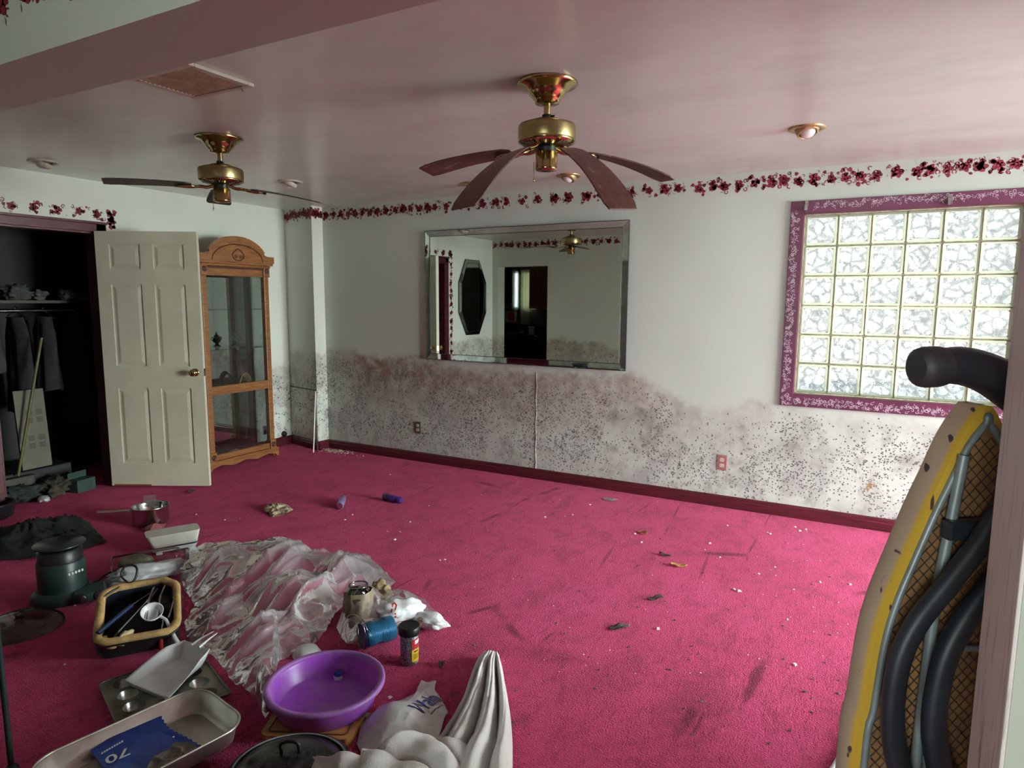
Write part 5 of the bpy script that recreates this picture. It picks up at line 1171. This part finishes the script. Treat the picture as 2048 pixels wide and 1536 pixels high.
# ------------------------------------------------------------------ ironing board standing on end behind the jamb
TH = dg(36); IBO = Vector((.1677, 1.3117, 0))
ib = thing('ironing_board', 'ironing board standing on end, mesh underside showing, yellow patterned cover edge', 'ironing board', IBO, (0, 0, TH))
IBW = Matrix.Translation(IBO) @ RZ(TH); IBI = IBW.inverted()
def hb(px_, py_, off):
    """photo position on the plane parallel to the board, off metres before its underside, in board coordinates"""
    d = fw + rt*((px_-1024)/FPX) - up*((py_-768)/FPX); c_ = IBI @ CAM; d2 = IBI.to_3x3() @ d
    return c_ + d2*((-off-c_.y)/d2.y)
HW = [(.03, .16), (.06, .183), (.12, .19), (.75, .19), (.86, .180), (.98, .169), (1.05, .153), (1.107, .133), (1.2, .098), (1.26, .072), (1.322, .046), (1.364, .020), (1.378, .008)]
prof = [tuple(p_) for p_ in [(h_.y, h_.x) for h_ in spline([(z, h_, 0) for z, h_ in HW], 4)]]      # (half width, z)
def outline(inset=0., rnd_=0.):
    L_ = [(-(max(.002, h_-inset)), z+(inset if z < .1 else 0)-(inset if z > 1.3 else 0)*max(0, (z-1.3)/.09)) for h_, z in prof]
    return L_ + [(-x, z) for x, z in reversed(L_)]
k = NT('yellow_leopard_cover'); v = k.co()
sx_ = k.n('SeparateXYZ', {0: v}); mark = k.sstep(k.noise(k.map(v, (34, 30, 24)), 1.3, 1, .5), .68, .72)
basec = k.mix(k.sstep(k.math('ABSOLUTE', sx_.outputs[1]), .003, .012), (.58, .34, .03), (.43, .30, .21))
k.P(Base_Color=k.mix(mark, basec, (.06, .035, .04)), Roughness=.8); M['cover'] = k.m
o_ = outline(); oi = outline(.015); n = len(o_)
b = MB(); lay = [(o_, .0, 1.), (o_, .0, 1.), (o_, .042, 1.)]
vs = [(x*.985, -.002, z) for x, z in o_]+[(x*1.012, .010, z) for x, z in o_]+[(x*1.012, .038, z) for x, z in o_]+[(x*.97, .05, z) for x, z in o_]
b.add(vs, [(i*n+j, (i+1)*n+j, (i+1)*n+(j+1) % n, i*n+(j+1) % n) for i in range(3) for j in range(n)], 0, True); b.add(vs[3*n:], [tuple(range(n))], 0)
b.build('cover', M['cover'], ib)
b = MB(); vs = [(x*.985, -.002, z) for x, z in o_]+[(x, -.003, z) for x, z in oi]; b.add(vs, [(j, n+j, n+(j+1) % n, (j+1) % n) for j in range(n)])
k = NT('yellow_hem'); v = k.co(); mk_ = k.sstep(k.noise(k.map(v, (40, 26, 18), loc=(3, 1, 2)), 1.3, 1, .5), .68, .72)
k.P(Base_Color=k.mix(mk_, (.60, .36, .03), (.06, .035, .03)), Roughness=.8); M['hem'] = k.m
b.build('hem', M['hem'], ib)
b = MB(); b.add([(x, .0, z) for x, z in oi], [tuple(reversed(range(n)))]); b.build('pad', pm('brown_orange_pad', (.26, .125, .045), .9, var=.25, scale=14), ib)
M['steel_paint'] = pm('grey_green_painted_steel', (.22, .25, .25), .45, .3, var=.2)
b = MB(); b.tube([(x, -.006, z) for x, z in outline(.018)], .006, 8, closed=True); b.build('metal_rim', M['steel_paint'], ib)
b = MB()                                               # expanded metal
def hwz(z):
    for i in range(len(prof)-1):
        if prof[i][1] <= z <= prof[i+1][1]:
            t_ = (z-prof[i][1])/max(1e-6, prof[i+1][1]-prof[i][1]); return prof[i][0]*(1-t_)+prof[i+1][0]*t_
    return .0
z = .06; row = 0; cz, cx = .0105, .020
while z < 1.36:
    h_ = hwz(z)-.024
    if h_ > .02:
        nseg = int(2*h_/(cx/2)); pts = []
        for i in range(nseg+1):
            gx = -math.floor(h_/(cx/2))*(cx/2)+i*cx/2; k_ = round(gx/(cx/2))
            if abs(gx) <= h_: pts.append((gx, -.0045, z+(cz*.5 if (k_+row) % 2 else -cz*.5)))
        if len(pts) > 2: b.tube(pts, .0009, 3, sm=False, cap=False)
    z += cz; row += 1
me_o = b.build('wire_mesh', pm('dark_wire_mesh', (.03, .022, .016), .5, var=.3), ib); me_o['kind'] = 'stuff'
for s_ in (-1, 1):
    MB().tube([(s_*.045, -.014, 1.30), (s_*.075, -.016, 1.05), (s_*.085, -.016, .70), (s_*.085, -.016, .15)], .009, 8).build('rail', M['steel_paint'], ib)
c1_ = hb(1945, 1060, .03)
MB().box((c1_.x-.045, -.036, c1_.z-.016), (c1_.x+.10, -.014, c1_.z+.016)).build('bracket', M['dkmetal'], ib, bevel=.004)
MB().lathe([(.007, 0), (.006, .004)], 12, M=T(c1_.x, -.036, c1_.z) @ RX(PI/2)).build('rivet', M['steel_paint'], ib)
M['leg_pl'] = pm('navy_black_leg_enamel', (.016, .019, .026), .5, var=.3)
for path, r_ in (([(2120, 860), (2040, 960), (1960, 1085), (1890, 1175), (1835, 1245), (1803, 1310), (1788, 1385), (1786, 1460), (1800, 1540), (1830, 1640)], .028), ([(2150, 960), (2060, 1060), (1985, 1165), (1930, 1240), (1893, 1310), (1874, 1385), (1868, 1460), (1880, 1540), (1905, 1640)], .030)):
    MB().tube(spline([hb(x, y, .055) for x, y in path], 6), r_, 12, flat=.6).build('leg', M['leg_pl'], ib)
MB().tube(spline([hb(x, y, .013) for x, y in ((2060, 1297), (1960, 1297), (1895, 1298), (1880, 1316), (1864, 1370), (1850, 1450), (1853, 1540), (1866, 1640))], 5), .006, 8).build('shelf_frame', M['steel_paint'], ib)
ft = [hb(x, y, .06) for x, y in ((1868, 733), (1925, 732), (1985, 752), (2040, 790), (2110, 850))]
MB().tube(spline(ft, 6), [.0265+.006*min(1, i/14) for i in range(25)], 16).build('foot_bar', M['leg_pl'], ib)
fa, fb_ = hb(1832, 735, .06), hb(1884, 733, .06)
M['rubber'] = pm('scuffed_dark_rubber', (.035, .03, .032), .6, var=.3, scale=20)
b = MB(); b.tube([fa, fa.lerp(fb_, .12), fa.lerp(fb_, .3), fa.lerp(fb_, .8), fb_], [.022, .029, .031, .031, .029], 20); b.build('foot_cap', M['rubber'], ib)

# ------------------------------------------------------------------ closet contents, colours darkened to carry the closet's shade
def lx(px_, py_, x): return hit(px_, py_, 0, x)
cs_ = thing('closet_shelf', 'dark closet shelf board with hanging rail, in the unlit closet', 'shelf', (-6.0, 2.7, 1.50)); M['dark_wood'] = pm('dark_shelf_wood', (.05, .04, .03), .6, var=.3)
MB().box((-.28, -.88, -.01), (.2, .88, .012)).build('board', M['dark_wood'], cs_); MB().cyl((.03, -.88, -.07), (.03, .88, -.07), .014, 12).build('rail', M['chrome'], cs_)
def garment(y, wd, ln, col, seed, label):
    t = thing('hanging_garment', label, 'garment', (-5.97, y, 1.43))
    mat = pm('garment_cloth_%d' % seed, col, .9, var=.3, scale=12)
    def g(u, v_):
        a = 2*PI*u; w_ = (.10+(wd-.10)*min(1, v_*5)); x = w_*.9*math.cos(a); yy = .05*math.sin(a)*(1+.6*v_)+.014*nz(x*12, v_*3, seed)+.012*math.sin(x*60+seed)*v_
        return (x*.8, yy, -.05-ln*v_-.02*nz(x*8, 3, seed)*v_)
    b = MB(); b.grid(g, 40, 20); b.build('cloth', mat, t)
    b = MB(); b.tube(spline([(-.16, 0, -.06), (0, 0, -.005), (.16, 0, -.06)], 6), .005, 6); b.tube(spline([(0, 0, -.005), (0, 0, .02), (.012, 0, .035), (.024, 0, .022)], 5), .003, 6); b.build('hanger', M['chrome'], t)
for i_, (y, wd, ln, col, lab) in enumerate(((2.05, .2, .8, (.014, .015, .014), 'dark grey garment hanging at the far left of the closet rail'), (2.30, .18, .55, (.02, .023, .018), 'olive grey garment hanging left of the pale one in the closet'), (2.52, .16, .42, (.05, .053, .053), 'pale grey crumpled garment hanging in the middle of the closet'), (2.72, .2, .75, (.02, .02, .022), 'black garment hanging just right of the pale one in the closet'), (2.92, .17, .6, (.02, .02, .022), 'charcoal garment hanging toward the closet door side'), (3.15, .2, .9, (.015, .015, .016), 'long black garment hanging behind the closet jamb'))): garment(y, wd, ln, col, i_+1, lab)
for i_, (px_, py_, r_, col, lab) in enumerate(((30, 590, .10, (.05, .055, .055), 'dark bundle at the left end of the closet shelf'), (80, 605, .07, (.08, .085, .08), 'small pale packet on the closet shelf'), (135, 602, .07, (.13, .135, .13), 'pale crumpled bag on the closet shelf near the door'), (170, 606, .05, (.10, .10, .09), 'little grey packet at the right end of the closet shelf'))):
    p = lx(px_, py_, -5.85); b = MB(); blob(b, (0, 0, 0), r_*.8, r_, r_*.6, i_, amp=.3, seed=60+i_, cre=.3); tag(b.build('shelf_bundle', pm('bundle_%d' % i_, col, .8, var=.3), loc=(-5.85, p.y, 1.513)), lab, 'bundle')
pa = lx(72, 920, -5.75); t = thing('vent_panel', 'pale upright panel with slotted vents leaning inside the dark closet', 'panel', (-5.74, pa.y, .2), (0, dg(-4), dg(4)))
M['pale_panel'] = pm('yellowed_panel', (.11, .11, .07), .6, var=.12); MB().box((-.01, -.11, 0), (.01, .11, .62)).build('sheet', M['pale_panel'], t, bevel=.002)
for z in (.16, .36):
    for y in (-.02, .055):
        for zz in (0, .06):
            for q_ in range(4): MB().box((.0101, y-.022, z+zz+.011*q_), (.0112, y+.026, z+zz+.006+.011*q_)).build('slot', M['black'], t)
b0, b1 = lx(50, 905, -5.68), lx(80, 740, -5.68); t = thing('broom', 'broom with thin yellow handle leaning in the dark closet', 'broom', (b0.x, b0.y, 0)); M['yel_h'] = pm('yellow_broom_handle', (.11, .09, .022), .5, var=.2)
MB().cyl((0, -.06, .18), (b1-Vector((b0.x, b0.y, 0)))+Vector((0, .03, .25)), .011, 10).build('handle', M['yel_h'], t); MB().ext(rrect(.06, .22, .02), 0, .17, M=T(0, -.06, .0)).build('bristles', M['dark_wood'], t, bevel=.01)
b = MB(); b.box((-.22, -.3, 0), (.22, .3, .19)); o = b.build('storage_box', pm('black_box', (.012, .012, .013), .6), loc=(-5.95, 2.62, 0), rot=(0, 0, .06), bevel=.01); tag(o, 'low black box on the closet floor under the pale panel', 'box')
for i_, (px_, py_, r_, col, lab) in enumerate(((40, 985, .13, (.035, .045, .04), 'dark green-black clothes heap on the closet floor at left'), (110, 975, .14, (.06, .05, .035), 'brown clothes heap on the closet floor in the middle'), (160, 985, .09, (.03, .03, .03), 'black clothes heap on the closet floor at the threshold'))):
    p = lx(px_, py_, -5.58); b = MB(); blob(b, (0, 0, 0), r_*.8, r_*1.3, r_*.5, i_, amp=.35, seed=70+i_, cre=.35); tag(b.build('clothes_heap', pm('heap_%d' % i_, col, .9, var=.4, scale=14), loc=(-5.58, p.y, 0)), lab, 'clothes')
p = lx(85, 996, -5.46); b = MB(); blob(b, (0, 0, 0), .04, .075, .022, 1.2, amp=.2, seed=81, sub=3); tag(b.build('white_shoe', M['white_pl'], loc=(-5.44, p.y, 0)), 'small white shoe-like thing on the closet threshold', 'shoe')
p = lx(178, 975, -5.46); t = thing('green_carton', 'small green carton at the right of the closet threshold', 'carton', (-5.50, p.y-.03, 0), (0, 0, .2)); M['grn'] = pm('dull_green_card', (.022, .055, .042), .7, var=.2); MB().box((-.05, -.08, 0), (.05, .08, .10)).build('box', M['grn'], t, bevel=.003); MB().box((-.05, -.08, .10), (-.045, .08, .15), M=T(.0, 0, 0)).build('flap', M['grn'], t)

# ------------------------------------------------------------------ kitchen seen in the mirror
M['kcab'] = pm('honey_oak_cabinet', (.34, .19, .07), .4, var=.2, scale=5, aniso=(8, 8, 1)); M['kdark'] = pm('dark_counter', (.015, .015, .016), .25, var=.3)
t = thing('wall_cabinet', 'honey oak kitchen wall cabinet seen through the doorway in the mirror', 'cabinet', (-5.86, -1.575, 1.36)); MB().box((-.18, 0, 0), (.5, .30, .78)).build('carcass', M['kcab'], t)
for x0, x1 in ((-.175, .07), (.08, .32)):
    d_ = MB().box((x0, .30, .01), (x1, .318, .77)).build('door', M['kcab'], t, bevel=.003); MB().box((x0+.05, .318, .06), (x1-.05, .324, .72)).build('door_panel', M['kcab'], d_, bevel=.004); MB().tube([(x1-.03, .33, .06), (x1-.03, .34, .07), (x1-.03, .34, .14), (x1-.03, .33, .15)], .004, 6).build('handle', M['black'], d_)
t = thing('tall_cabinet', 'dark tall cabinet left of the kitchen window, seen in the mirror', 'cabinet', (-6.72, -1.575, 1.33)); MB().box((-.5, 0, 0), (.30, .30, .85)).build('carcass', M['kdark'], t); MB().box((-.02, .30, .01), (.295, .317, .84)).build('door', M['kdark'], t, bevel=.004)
k = NT('yellow_white_curtain'); v = k.co(); k.t.nodes.remove(k.b); df = k.n('BsdfDiffuse', {'Color': k.mix(k.noise(v, 9), (.6, .6, .42), (.7, .7, .55))}); tl = k.n('BsdfTranslucent', {'Color': (.6, .62, .42, 1)}); x = k.n('MixShader', {0: .05, 1: df.outputs[0], 2: tl.outputs[0]}); k.t.links.new(x.outputs[0], k.out.inputs[0]); M['curtain'] = k.m
t = thing('curtain', 'pale yellow-green curtain at the kitchen window, seen in the mirror', 'curtain', (-6.25, -1.5, 1.05)); b = MB(); b.grid(lambda u, v_: (-.10+.20*u, .025*math.sin(u*20)+.01*math.sin(u*11), 1.06*v_), 60, 4); b.build('cloth', M['curtain'], t); MB().cyl((-.11, 0, 1.07), (.11, 0, 1.07), .008, 8).build('rod', M['dkmetal'], t)
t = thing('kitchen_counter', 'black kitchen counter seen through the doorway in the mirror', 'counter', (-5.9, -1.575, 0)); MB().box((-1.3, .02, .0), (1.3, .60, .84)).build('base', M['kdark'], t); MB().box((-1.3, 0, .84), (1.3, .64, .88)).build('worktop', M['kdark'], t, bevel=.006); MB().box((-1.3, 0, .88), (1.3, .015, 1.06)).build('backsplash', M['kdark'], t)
t = thing('glass_tumbler', 'clear patterned tumbler on the black kitchen counter, seen in the mirror', 'glass', (-5.90, -1.12, .88)); MB().lathe([(.05, 0), (.055, .01), (.065, .15), (.06, .15), (.05, .012), (.02, .01)], 24).build('cup', pm('cut_grey_glass', (.32, .34, .34), .15, var=.4, scale=60), t); MB().tube([(.063*math.cos(a), .063*math.sin(a), .15) for a in [2*PI*i/20 for i in range(20)]], .003, 5, closed=True).build('rim', M['white_pl'], t)
t = thing('red_picture', 'small white-framed picture with red figure on the kitchen wall, seen in the mirror', 'picture', (-6.62, -1.575, 1.20)); MB().box((-.13, 0, -.11), (.13, .012, .11)).build('frame', M['white_pl'], t, bevel=.003); MB().box((-.06, .012, -.09), (.08, .014, .09)).build('print', M['red_ink'], t)
b = MB(); blob(b, (-6.15, -1.15, .88), .09, .05, .025, .4, amp=.3, seed=91, cre=.3); tag(b.build('foil_wrap', M['chrome']), 'crumpled foil on the kitchen counter left of the tumbler, seen in the mirror', 'foil')

# ------------------------------------------------------------------ families of like things
FAM = {'eyeball_downlight': 'eyeball lights in the ceiling', 'ceiling_fan': 'brass ceiling fans', 'hanging_garment': 'garments on the closet rail', 'fork': 'forks in the utensil bag', 'spray_can': 'spray cans on the carpet', 'dead_leaf': 'dry leaves and scraps on the carpet', 'wall_outlet': 'outlets on the mildewed wall', 'clothes_heap': 'clothes on the closet floor', 'shelf_bundle': 'bundles on the closet shelf', 'curtain_rod_bracket': 'brackets on the window casing', 'clear_bag': 'clear plastic bags on the floor'}
for o in sc.objects:
    g_ = FAM.get(o.name.split('.')[0])
    if g_ and o.parent is None and 'label' in o: o['group'] = g_
